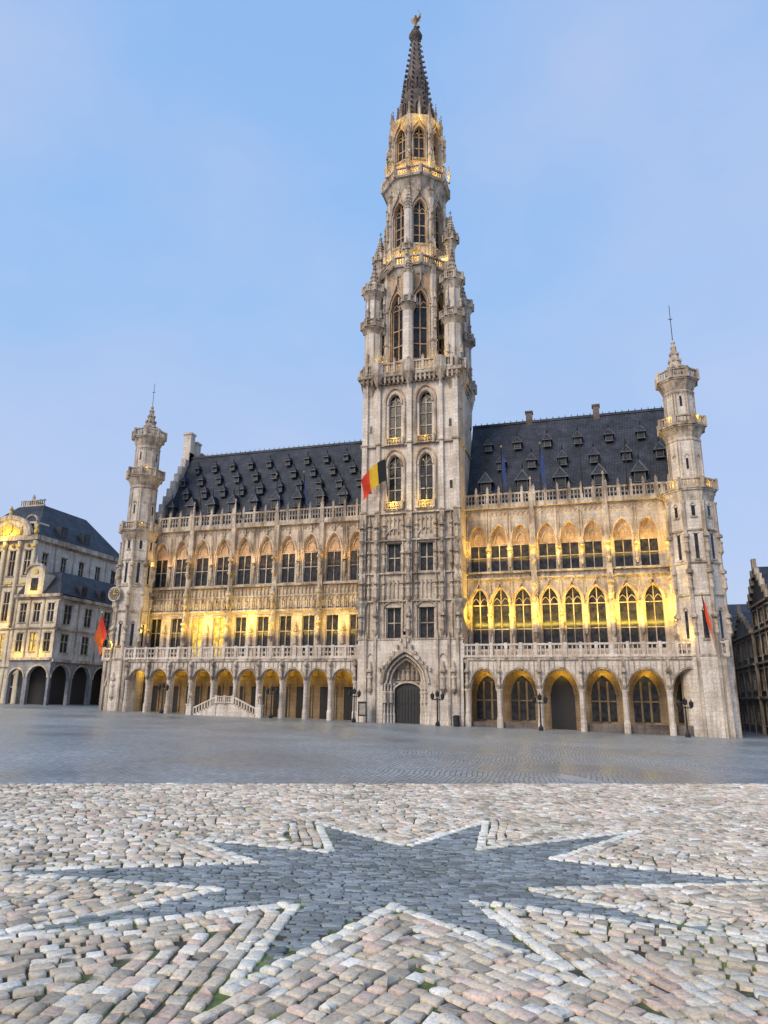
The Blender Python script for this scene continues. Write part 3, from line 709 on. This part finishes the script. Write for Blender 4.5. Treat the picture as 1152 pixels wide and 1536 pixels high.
for y in (14,19):
    h['slate'].box(-58.,-56.8,y-.7,y+.7,24.6,26.6); h['glass'].box(-56.8,-56.78,y-.4,y+.4,25,26.3)
h['brick'].box(-68,-66.5,18,19.5,29,32.5)
h.make()
pointlight('pediment_floodlight',(-61.8,7.2,24.6),300); pointlight('pediment_floodlight',(-60,7.4,12.),110)
h=Grp('corner_arcade_house')
def barc(xs,z0,zt,mat):
    for a,b in zip(xs[:-1],xs[1:]):
        archwall(h[mat],a,b,z0,zt,a+.32,b-.32,z0,4.6,(b-a-.64)*.48,'round',0,.5,True); archband(h['trim'],a+.32,b-.32,4.6,(b-a-.64)*.48,'round',.2,-.1,0)
    h['trim'].box(xs[0],xs[-1],-.3,0,zt-.35,zt)
B0,B1=-57.4,-50.6
h.T=(0,7.6,0); barc([B0,-54.4,B1],0.,7.2,'greystone')
facade(h,B0,B1,0,[(7.2,11.2,8.,10.4),(11.2,15.2,11.9,14.4)],3,'plaster',.5,lit=((0,1),))
h.T=(B1,7.6,pi/2); barc([0,4.1,8.2,12.3,16.4],-.2,7.,'greystone')
facade(h,0,16.4,0,[(7.,11.,7.9,10.3),(11.,14.9,11.7,14.2)],4,'plaster2',.36)
h.T=(0,0,0)
h['door'].box(B0,B1-3,10.4,10.5,0,7); h['door'].box(B1-3.2,B1-3,10.5,24,0,7)
h['plaster2'].box(B0,B1,24,24.3,0,14.9); h['door'].box(B0,B1-.1,8.2,24,6.7,6.9)
h['trim'].box(B0-.2,B1+.5,7.1,7.6,15.2,15.6); h['trim'].box(B1,B1+.5,7.6,24.3,14.95,15.4)
h['slate'].add([(B0,7.3,15.6),(B1+.4,7.3,15.6),(B1+.4,24.2,15.4),(B0,24.2,15.4),(B0,9.8,19.),(B1-2.,9.8,19.),(B1-2.,23,19.)],[(0,1,5,4),(1,2,6,5),(2,3,6),(4,5,6,3)])
x=-54.6
h['plaster'].box(x-1.5,x+1.5,7.2,9.2,15.6,18.4); h['glass'].box(x-.55,x+.55,7.15,7.19,16.1,17.8); archband(h['trim'],x-1.5,x+1.5,18.4,1.2,'round',.25,7.,7.5)
h['plaster'].add([(a,7.25,b) for a,b in curve('round',x-1.5,x+1.5,18.4,1.2)],[tuple(range(13))]); pinnacle(h['trim'],x,7.2,19.7,.3,1.2); h['gold'].poly(disc(x,18.7,.4,10),7.1,7.2)
for y in (12,16,20):
    h['slate'].box(B1-1.2,B1+.3,y-.6,y+.6,15.5,17.2); h['glass'].box(B1+.3,B1+.32,y-.4,y+.4,15.8,16.9)
h.make()
pointlight('dormer_floodlight',(-54.6,6.2,16.),110)
for x in (-56,-52.5): pointlight('facade_floodlight',(x,6.6,7.9),85)
def rhouse(name,ya,yb,xw,H,mat,floors,gable=True):
    h=Grp(name)
    h.T=(xw,yb,-pi/2)
    facade(h,0,yb-ya,0,floors,3,mat,.45)
    h.T=(xw,ya,0)
    facade(h,0,9,0,floors,3,mat,.45)
    h.T=(0,0,0)
    zt=floors[-1][1]; ym=(ya+yb)/2
    h[mat].add([(xw,ya,zt),(xw,yb,zt),(xw,ym,zt+H)],[(0,1,2)])
    h['slate'].add([(xw-.2,ya-.2,zt),(xw+10,ya-.2,zt),(xw+10,ym,zt+H+.2),(xw-.2,ym,zt+H+.2),(xw-.2,yb+.1,zt),(xw+10,yb+.1,zt)],[(0,1,2,3),(3,2,5,4)])
    n=5
    for k in range(n):
        z=zt+H*k/n; w=(yb-ya)/2*(1-k/n)
        for s in (-1,1): h['trim'].box(xw-.35,xw+.1,ym+s*w-.3,ym+s*w+.3,z-.1,z+H/n*.9)
    h['trim'].box(xw-.3,xw+.1,ym-.3,ym+.3,zt+H-.2,zt+H+1.)
    h.make()
M['darkbrick']=stone_mat('soot_brick',(.13,.11,.115),(.07,.065,.07),bw=.3,bh=.1)
fl=lambda a:[(-1.4,3.,.2,2.6),(3.,6.4,3.7,5.7),(6.4,9.6,7.1,9.),(9.6,a,10.2,a-.6)]
rhouse('gabled_townhouse',4.2,12.8,34.2,3.4,'darkbrick',fl(12.2))
rhouse('gabled_townhouse',12.9,23.5,34.,2.5,'greystone',fl(11.6)[:3])
rhouse('gabled_townhouse',23.6,33.,33.4,3.,'brick',fl(11.6)[:3])
rhouse('gabled_townhouse',33.1,45.,32.6,3.,'plaster',fl(12.6))

# ================================================================== GROUND
def ground_mat():
    m,nt,b=newmat('wet_cobblestones'); L=nt.links
    tc=N(nt,'ShaderNodeTexCoord'); mp=N(nt,'ShaderNodeMapping'); mp.inputs['Rotation'].default_value=(0,0,radians(-4)); L.new(tc.outputs['Object'],mp.inputs[0])
    nw=N(nt,'ShaderNodeTexNoise',Scale=.25,Detail=2.); L.new(tc.outputs['Object'],nw.inputs['Vector'])
    vm=N(nt,'ShaderNodeVectorMath',operation='MULTIPLY_ADD'); L.new(nw.outputs['Color'],vm.inputs[0]); vm.inputs[1].default_value=(.9,.9,0); L.new(mp.outputs[0],vm.inputs[2])
    sw=N(nt,'ShaderNodeMapping'); sw.inputs['Rotation'].default_value=(0,0,pi/2); L.new(vm.outputs[0],sw.inputs[0])
    br=N(nt,'ShaderNodeTexBrick'); br.inputs['Scale'].default_value=1.; br.inputs['Brick Width'].default_value=.26; br.inputs['Row Height'].default_value=.18
    br.inputs['Mortar Size'].default_value=.022; br.inputs['Mortar Smooth'].default_value=.6
    br.inputs['Color1'].default_value=(.25,.28,.295,1); br.inputs['Color2'].default_value=(.39,.42,.43,1); br.inputs['Mortar'].default_value=(.07,.08,.08,1)
    L.new(sw.outputs[0],br.inputs['Vector'])
    n1=N(nt,'ShaderNodeTexNoise',Scale=.12,Detail=6.,Roughness=.6); L.new(tc.outputs['Object'],n1.inputs['Vector'])
    r=ramp(nt,[(.35,(.72,.76,.8)),(.65,(1.2,1.18,1.15))]); L.new(n1.outputs['Fac'],r.inputs[0])
    c=mixc(nt,'MULTIPLY',1.,br.outputs['Color'],r.outputs[0])
    n2=N(nt,'ShaderNodeTexNoise',Scale=5.,Detail=3.); L.new(tc.outputs['Object'],n2.inputs['Vector'])
    r2=ramp(nt,[(.3,(.65,.65,.65)),(.7,(1.3,1.3,1.3))]); L.new(n2.outputs['Fac'],r2.inputs[0])
    c=mixc(nt,'MULTIPLY',.8,c,r2.outputs[0]); L.new(c,b.inputs['Base Color'])
    rr=N(nt,'ShaderNodeMapRange'); rr.inputs['From Min'].default_value=.35; rr.inputs['From Max'].default_value=.65; rr.inputs['To Min'].default_value=.28; rr.inputs['To Max'].default_value=.5
    L.new(n1.outputs['Fac'],rr.inputs[0]); L.new(rr.outputs[0],b.inputs['Roughness'])
    bp=N(nt,'ShaderNodeBump',Strength=.6,Distance=.02); bp.invert=True; L.new(br.outputs['Fac'],bp.inputs['Height']); L.new(bp.outputs[0],b.inputs['Normal'])
    return m
def sheet(name,pts,mat,dz=0.):
    me=bpy.data.meshes.new(name); me.from_pydata([(x,y,zg(x)+dz) for x,y in pts],[],[tuple(range(len(pts)))]); me.materials.append(mat)
    o=bpy.data.objects.new(name,me); scn.collection.objects.link(o); return o
sheet('ground',[(-600,-300),(500,-300),(500,900),(-600,900)],ground_mat())

O=np.array([15.7,-58.7]); ud=np.array([21.56,13.33]); ud/=np.linalg.norm(ud); vd=np.array([-ud[1],ud[0]])
def uv2(u,v): return O+u*ud+v*vd
U0,U1,V0,V1=-15.,23.,-15.,11.2
bedm,nt,b=newmat('mossy_joint_bed'); tc=N(nt,'ShaderNodeTexCoord'); n1=N(nt,'ShaderNodeTexNoise',Scale=1.3,Detail=8.,Roughness=.75); nt.links.new(tc.outputs['Object'],n1.inputs['Vector'])
r=ramp(nt,[(.34,(.035,.03,.025)),(.48,(.06,.055,.04)),(.56,(.11,.16,.035)),(.72,(.20,.30,.06))]); nt.links.new(n1.outputs['Fac'],r.inputs[0]); nt.links.new(r.outputs[0],b.inputs['Base Color']); b.inputs['Roughness'].default_value=.95
sheet('paving_bed',[tuple(uv2(U0,V0)),tuple(uv2(U1,V0)),tuple(uv2(U1,V1)),tuple(uv2(U0,V1))],bedm,.004)
star=np.array([(12.61,-55.56),(14.82,-56.96),(15.66,-53.81),(15.99,-56.65),(18.71,-53.47),(17.28,-56.80),(20.74,-56.91),(17.05,-58.98),(19.64,-60.06),(16.37,-59.85),(17.60,-61.77),(15.53,-60.46),(14.91,-63.44),(14.41,-60.81),(11.91,-63.36),(13.30,-60.65),(9.73,-61.24),(12.97,-59.13),(11.12,-57.98),(13.79,-57.94)])
A_=star; B_=np.roll(star,-1,axis=0); E=B_-A_; Ln=np.linalg.norm(E,axis=1); Tn=E/Ln[:,None]
area=.5*np.sum(A_[:,0]*B_[:,1]-B_[:,0]*A_[:,1])
Nn=np.stack([Tn[:,1],-Tn[:,0]],1)*(1 if area>0 else -1)
def inside(Pt):
    x,y=Pt[:,0],Pt[:,1]; c=np.zeros(len(Pt),bool)
    for a,b2 in zip(A_,B_):
        cond=((a[1]>y)!=(b2[1]>y)); xi=(b2[0]-a[0])*(y-a[1])/(b2[1]-a[1]+1e-12)+a[0]; c^=cond&(x<xi)
    return c
def segd(Pt):
    D=np.zeros((len(Pt),len(A_))); Lp=np.zeros_like(D)
    for j in range(len(A_)):
        r_=Pt-A_[j]; s=np.clip(r_@Tn[j],0,Ln[j]); D[:,j]=np.linalg.norm(r_-s[:,None]*Tn[j],axis=1); Lp[:,j]=r_@Nn[j]
    return D,Lp
def rmax(Pt):
    v=(Pt-O)@vd
    return np.where(v<-.5,3.6,np.clip(3.6-1.3*(v+.5),.75,3.6))
stones=[]
rowh=.185
for j in range(len(A_)):
    ang=math.atan2(Tn[j,1],Tn[j,0])
    for k in range(int(6/rowh)):
        d=(k+.5)*rowh; s=-4.-rng.random()*.2
        P_=[];Ls=[]
        while s<Ln[j]+4.:
            l=rng.uniform(.15,.31); wob=.02*sin(s*3.+k) if k else 0
            P_.append(A_[j]+Tn[j]*(s+l/2)+Nn[j]*(d+wob)); Ls.append(l); s+=l
        P_=np.array(P_); D,Lp=segd(P_); mn=D.min(1)
        tie=D<=mn[:,None]+1e-6; sc=np.where(tie,Lp,-1e9); own=sc.argmax(1)==j
        ok=own&tie[:,j]&(~inside(P_))&(mn<rmax(P_))
        for q in np.nonzero(ok)[0]: stones.append((P_[q,0],P_[q,1],ang,Ls[q],rowh,1 if k==0 else 0))
rows=int((V1-V0-4)/.19)
for k in range(rows):
    v=V1-.1-k*.19; u=U0; P_=[];Ls=[];An=[]
    while u<U1:
        l=rng.uniform(.15,.30); uu=u+l/2
        fade=min(1,max(0,(V1-v)/1.))
        vv=v+fade*(.35*sin(uu*.55+v*.3)+.18*sin(uu*1.3+1.7))
        sl=fade*(.35*.55*cos(uu*.55+v*.3)+.18*1.3*cos(uu*1.3+1.7))
        P_.append(uv2(uu,vv)); Ls.append(l); An.append(math.atan2(ud[1],ud[0])+math.atan(sl)); u+=l
    P_=np.array(P_); D,_=segd(P_); mn=D.min(1); ok=(mn>=rmax(P_))&~inside(P_)
    for q in np.nonzero(ok)[0]: stones.append((P_[q,0],P_[q,1],An[q],Ls[q],.19,0))
ga=radians(20)
for k in range(int(16/.095)):
    s=-8.; P_=[];Ls=[]
    while s<8:
        l=rng.uniform(.14,.3); c=np.array([cos(ga),sin(ga)]); n_=np.array([-sin(ga),cos(ga)])
        w_=(k*.095-8)+.06*sin((s)*2.)
        P_.append(O+c*(s+l/2)+n_*w_); Ls.append(l); s+=l
    P_=np.array(P_); ok=inside(P_)
    for q in np.nonzero(ok)[0]: stones.append((P_[q,0],P_[q,1],ga,Ls[q],.095,2))
st=np.array(stones); n=len(st); kind=st[:,5].astype(int)
gap=np.where(kind==2,.005,.010)
hx=(st[:,3]/2-gap*rng.uniform(.4,2.6,n)); hy=(st[:,4]/2-gap*rng.uniform(.4,2.4,n)); hx=np.maximum(hx,.03); hy=np.maximum(hy,.03)
ang=st[:,2]+rng.normal(0,.07,n); H_=np.where(kind==2,.018,.034)+rng.normal(0,.006,n)*np.where(kind==2,.5,1)
ring=[(-1,-.84),(-.88,-1),(.88,-1),(1,-.84),(1,.84),(.88,1),(-.88,1),(-1,.84)]
V=np.zeros((n,24,3)); ca,sa=np.cos(ang),np.sin(ang)
tx=rng.normal(0,.04,n); ty=rng.normal(0,.04,n)
cj=rng.normal(0,.085,(n,4,2)); jit=np.repeat(cj,2,axis=1); jit=np.roll(jit,-1,axis=1)+rng.normal(0,.025,(n,8,2))
for L_,(sc,hz) in enumerate(((1.,0.),(.99,.72),(.87,1.))):
    for i,(a,b2) in enumerate(ring):
        lx=hx*(a*sc+jit[:,i,0]); ly=hy*(b2*sc+jit[:,i,1])
        x=st[:,0]+lx*ca-ly*sa; y=st[:,1]+lx*sa+ly*ca
        V[:,L_*8+i,0]=x; V[:,L_*8+i,1]=y; V[:,L_*8+i,2]=-.0215*x+.004+np.maximum(.0,H_*hz)+ (lx*tx+ly*ty if L_>0 else 0) - (.01 if L_==0 else 0)
base=[(i,(i+1)%8,8+(i+1)%8,8+i) for i in range(8)]+[(8+i,8+(i+1)%8,16+(i+1)%8,16+i) for i in range(8)]
q=np.array(base); quads=(q[None]+ (np.arange(n)*24)[:,None,None]).reshape(-1,4)
tops=(np.arange(16,24)[None]+(np.arange(n)*24)[:,None])
nq=len(quads); nt_=n
me=bpy.data.meshes.new('star_cobblestones')
me.vertices.add(n*24); me.vertices.foreach_set('co',V.reshape(-1))
loops=np.concatenate([quads.reshape(-1),tops.reshape(-1)]); me.loops.add(len(loops)); me.loops.foreach_set('vertex_index',loops.astype(np.int32))
me.polygons.add(nq+nt_); ls=np.concatenate([np.arange(nq)*4,nq*4+np.arange(nt_)*8]); me.polygons.foreach_set('loop_start',ls.astype(np.int32))
me.update(calc_edges=True); me.validate()
pal=np.array([(.80,.68,.53),(.76,.64,.50),(.86,.78,.66),(.78,.60,.49),(.64,.54,.42),(.88,.83,.74),(.70,.62,.50),(.48,.42,.34)])
col=pal[rng.integers(0,len(pal),n)]*rng.uniform(.8,1.1,(n,1))
col=np.where((kind==1)[:,None],np.array([.90,.85,.74])*rng.uniform(.88,1.04,(n,1)),col)
col=np.where((kind==2)[:,None],np.array([.27,.30,.315])*rng.uniform(.6,1.35,(n,1)),col)
ca_=me.color_attributes.new('stone_col','FLOAT_COLOR','POINT')
cc=np.ones((n,24,4)); cc[:,:,:3]=col[:,None,:]; ca_.data.foreach_set('color',cc.reshape(-1))
cm,nt,b=newmat('cobble_stone'); L=nt.links
at=N(nt,'ShaderNodeAttribute',attribute_name='stone_col'); tc=N(nt,'ShaderNodeTexCoord')
n1=N(nt,'ShaderNodeTexNoise',Scale=24.,Detail=6.,Roughness=.75); L.new(tc.outputs['Object'],n1.inputs['Vector'])
r=ramp(nt,[(.32,(.48,.45,.43)),(.5,(.95,.95,.95)),(.68,(1.15,1.15,1.15))]); L.new(n1.outputs['Fac'],r.inputs[0])
c=mixc(nt,'MULTIPLY',.85,at.outputs['Color'],r.outputs[0])
n2=N(nt,'ShaderNodeTexNoise',Scale=.5,Detail=4.); L.new(tc.outputs['Object'],n2.inputs['Vector'])
r2=ramp(nt,[(.35,(.82,.82,.80)),(.6,(1.05,1.05,1.05))]); L.new(n2.outputs['Fac'],r2.inputs[0]); c=mixc(nt,'MULTIPLY',1.,c,r2.outputs[0])
L.new(c,b.inputs['Base Color']); b.inputs['Roughness'].default_value=.8; b.inputs['Specular IOR Level'].default_value=.2
bp=N(nt,'ShaderNodeBump',Strength=.8,Distance=.012); L.new(n1.outputs['Fac'],bp.inputs['Height']); L.new(bp.outputs[0],b.inputs['Normal'])
me.materials.append(cm); o=bpy.data.objects.new('star_cobblestones',me); scn.collection.objects.link(o)
# moss and grass blades growing in some joints
vs=[];fs=[]
nm=0
while nm<1500:
    u_=rng.uniform(-10,16); v_=rng.uniform(-7,9); p=uv2(u_,v_)
    if math.sin(u_*1.3+2*math.sin(v_*.9))+math.sin(v_*1.7-u_*.6)<.35: continue
    nm+=1
    for q in range(5):
        a=rng.uniform(0,6.28); r_=rng.uniform(0,.05); x=p[0]+r_*cos(a); y=p[1]+r_*sin(a); hgt=rng.uniform(.02,.045); w_=.011; a2=rng.uniform(0,6.28)
        i0=len(vs); z=zg(x)+.006
        vs+= [(x-w_*cos(a2),y-w_*sin(a2),z),(x+w_*cos(a2),y+w_*sin(a2),z),(x+rng.normal(0,.015),y+rng.normal(0,.015),z+hgt)]; fs.append((i0,i0+1,i0+2))
me=bpy.data.meshes.new('joint_grass'); me.from_pydata(vs,[],fs); me.materials.append(plain_mat('grass_blades',(.13,.22,.045),.8)); o=bpy.data.objects.new('joint_grass',me); scn.collection.objects.link(o)

# ================================================================== small objects
def flatmat(k,col): M[k]=plain_mat(k,col,.8,0,.15,2.)
flatmat('flag_black',(.012,.012,.014)); flatmat('flag_yellow',(.80,.50,.03)); flatmat('flag_red',(.80,.06,.03)); flatmat('flag_blue',(.03,.06,.22)); flatmat('flag_orange',(.80,.16,.03))
def flagobj(name,base,tip,cols,fly,drop,wave=.25):
    h=Grp(name); b0=Vector(base); t0=Vector(tip); d=(t0-b0)
    n=6; vs=[];fs=[]; dn=d.normalized(); sx=dn.cross(Vector((0,1,.3))).normalized(); sy=dn.cross(sx)
    for e,r_ in ((b0,.06),(t0,.04)):
        for k in range(n): a=2*pi*k/n; p=e+sx*cos(a)*r_+sy*sin(a)*r_; vs.append(tuple(p))
    fs=[(k,(k+1)%n,n+(k+1)%n,n+k) for k in range(n)]; h['iron'].add(vs,fs)
    h['gold'].lathe(6,t0.x,t0.y,[(.02,t0.z-.06),(.1,t0.z+.05),(.02,t0.z+.2)])
    nu,nv=9,8
    fv=Vector(fly); dv=Vector(drop)
    for ci,cn in enumerate(cols):
        m=h[cn]; vs=[]; fs=[]
        for i in range(nu+1):
            s=(ci+i/nu)/len(cols)
            for j in range(nv+1):
                t=j/nv
                p=t0-dn*(.15+t*d.length*.55)+fv*s+dv*s*s
                w=wave*s*sin(6*s+3*t)+.08*sin(11*s+5*t); p=p+Vector((0,w,0.5*w))
                vs.append(tuple(p))
        for i in range(nu):
            for j in range(nv): a=i*(nv+1)+j; fs.append((a,a+1,a+nv+2,a+nv+1))
        m.add(vs,fs)
    h.make(smooth=cols)
flagobj('belgian_flag',(-2.35,-.5,23.4),(-2.3,-1.8,27.4),['flag_black','flag_yellow','flag_red'],(-2.6,-.1,-.5),(0,0,-1.7))
flagobj('blue_flag',(1.9,-.5,23.3),(2.0,-2.2,26.6),['flag_blue'],(.25,-.1,-.6),(0,0,-1.2),.1)
def pole(x,z0,z1):
    h=Grp('flagpole'); h['iron'].add([(x-.07,2.4,z0),(x+.07,2.4,z0),(x+.04,1.,z1),(x-.04,1.,z1),(x,2.55,z0),(x,1.1,z1)],[(0,1,2,3),(1,4,5,2),(4,0,3,5)]); h.make()
for x,c in ((-26.5,0),(-21.2,0),(-16.4,1),(-13.,1),(-8,0)):
    if c: flagobj('blue_flag',(x,2.4,23.),(x+.2,.8,27.4),['flag_blue'],(.35,0,-.9),(0,0,-1.2),.1)
    else: pole(x,22.9,27.)
for x,c in ((9.6,1),(13.6,1),(17.8,0),(22.2,0)):
    if c: flagobj('blue_flag',(x,2.4,23.3),(x+.2,.6,28.3),['flag_blue'],(.4,0,-.9),(0,0,-1.4),.1)
    else: pole(x,23.2,28.4)
flagobj('red_flag',(-35.6,-.2,7.8),(-36.2,-1.6,11.6),['flag_red','flag_orange'],(-.7,0,-1.5),(0,0,-1.2),.1)
flagobj('red_flag',(28.,-.4,7.8),(27.6,-1.4,11.8),['flag_red','flag_orange'],(.5,0,-1.5),(0,0,-1.0),.1)

def lamp(x,y,hh=3.4):
    h=Grp('street_lamp'); z=zg(x); m=h['iron']
    m.lathe(8,x,y,[(.22,z),(.22,z+.25),(.12,z+.4),(.08,z+.6),(.06,z+hh*.72),(.1,z+hh*.74),(.05,z+hh*.76)])
    m.box(x-.55,x+.55,y-.03,y+.03,z+hh*.7,z+hh*.73)
    for s in (-.5,0,.5):
        zz=z+hh*(.72 if s else .78)
        m.lathe(6,x+s,y,[(.07,zz),(.17,zz+.1),(.2,zz+.42),(.05,zz+.58),(.02,zz+.7)])
    h.make()
for x,y in ((-14.6,-1.),(-5.1,-2.2),(3.3,-2.2),(12.9,-2.3),(25.2,-2.6),(-27.5,-1.2)): lamp(x,y)
h=Grp('litter_bin'); x,y=5.0,-1.6; z=zg(x); h['iron'].lathe(12,x,y,[(.28,z),(.32,z+.1),(.32,z+.85),(.36,z+.88),(.36,z+.95),(.2,z+1.05)]); h.make()
M['board']=plain_mat('notice_board_face',(.30,.27,.22),.6)
h=Grp('information_board'); x,y=-4.4,-1.7; z=zg(x)
h['iron'].box(x-.45,x-.38,y,y+.06,z,z+1.9); h['iron'].box(x+.38,x+.45,y,y+.06,z,z+1.9); h['iron'].box(x-.45,x+.45,y,y+.06,z+1.9,z+2.); h['iron'].box(x-.38,x+.38,y+.02,y+.05,z+.6,z+1.9); h['board'].box(x-.32,x+.32,y-.005,y+.018,z+.75,z+1.8); h.make()
pm,nt,b=newmat('puddle_water'); b.inputs['Base Color'].default_value=(.30,.36,.42,1); b.inputs['Roughness'].default_value=.3
n1=N(nt,'ShaderNodeTexNoise',Scale=6.); bp=N(nt,'ShaderNodeBump',Strength=.05); nt.links.new(n1.outputs['Fac'],bp.inputs['Height']); nt.links.new(bp.outputs[0],b.inputs['Normal'])
def puddle(px,py,a,b_):
    pts=[]
    for k in range(22):
        t=2*pi*k/22; r_=1+.18*sin(3*t+px)+.1*sin(5*t); c,s=cos(.5),sin(.5); x,y=a*r_*cos(t),b_*r_*sin(t); pts.append((px+x*c-y*s,py+x*s+y*c))
    sheet('puddle',pts,pm,.005)
puddle(17.3,-42.6,.5,1.3)

# ================================================================== world, sun, camera
w=bpy.data.worlds.new('World'); scn.world=w; w.use_nodes=True; nt=w.node_tree; L=nt.links
bg=nt.nodes['Background']; sky=N(nt,'ShaderNodeTexSky',sky_type='NISHITA'); sky.sun_disc=False; sky.sun_elevation=radians(34); sky.sun_rotation=radians(205); sky.altitude=50; sky.air_density=1.; sky.dust_density=1.5
sc=nt.nodes.new('ShaderNodeVectorMath'); sc.operation='SCALE'; L.new(sky.outputs[0],sc.inputs[0]); sc.inputs['Scale'].default_value=.12
tc=N(nt,'ShaderNodeTexCoord'); sp=N(nt,'ShaderNodeSeparateXYZ'); L.new(tc.outputs['Generated'],sp.inputs[0])
gr=ramp(nt,[(.0,(.57,.63,.84)),(.2,(.47,.61,.90)),(.5,(.34,.57,.94)),(1.,(.27,.49,.90))]); L.new(sp.outputs[2],gr.inputs[0])
mp=N(nt,'ShaderNodeMapping'); mp.inputs['Scale'].default_value=(1.2,1.2,2.2); mp.inputs['Location'].default_value=(3.1,1.7,.4); L.new(tc.outputs['Generated'],mp.inputs[0])
nz=N(nt,'ShaderNodeTexNoise',Scale=2.,Detail=6.,Roughness=.5); L.new(mp.outputs[0],nz.inputs['Vector'])
cr=ramp(nt,[(.40,(0,0,0)),(.75,(.6,.6,.6))]); L.new(nz.outputs['Fac'],cr.inputs[0])
cl=mixc(nt,'MIX',cr.outputs[0],gr.outputs[0],(.58,.65,.90))
fin=mixc(nt,'MIX',.9,sc.outputs[0],cl); L.new(fin,bg.inputs['Color']); bg.inputs['Strength'].default_value=1.02
sd=bpy.data.lights.new('sun','SUN'); sd.energy=2.7; sd.angle=radians(30); sd.color=(1.,.85,.66)
so=bpy.data.objects.new('sun',sd); scn.collection.objects.link(so)
el=radians(34)
dirv=Vector((-sin(radians(25))*cos(el),-cos(radians(25))*cos(el),sin(el)))
so.rotation_euler=dirv.to_track_quat('Z','Y').to_euler()
scn.view_settings.view_transform='Standard'; scn.view_settings.look='None'; scn.view_settings.exposure=0

cam=bpy.data.cameras.new('camera'); co=bpy.data.objects.new('camera',cam); scn.collection.objects.link(co); scn.camera=co
yaw,pit,rol=.293,.259,.011
fw=Vector((-sin(yaw)*cos(pit),cos(yaw)*cos(pit),sin(pit))); rr=Vector((cos(yaw),sin(yaw),0)); u=rr.cross(fw)
r2=rr*cos(rol)+u*sin(rol); u2=-rr*sin(rol)+u*cos(rol)
mt=Matrix(((r2.x,u2.x,-fw.x,18.396),(r2.y,u2.y,-fw.y,-70.579),(r2.z,u2.z,-fw.z,2.329),(0,0,0,1)))
co.matrix_world=mt
cam.sensor_fit='HORIZONTAL'; cam.sensor_width=36; cam.lens=1060.24/1152*36; cam.clip_end=3000; cam.clip_start=.1
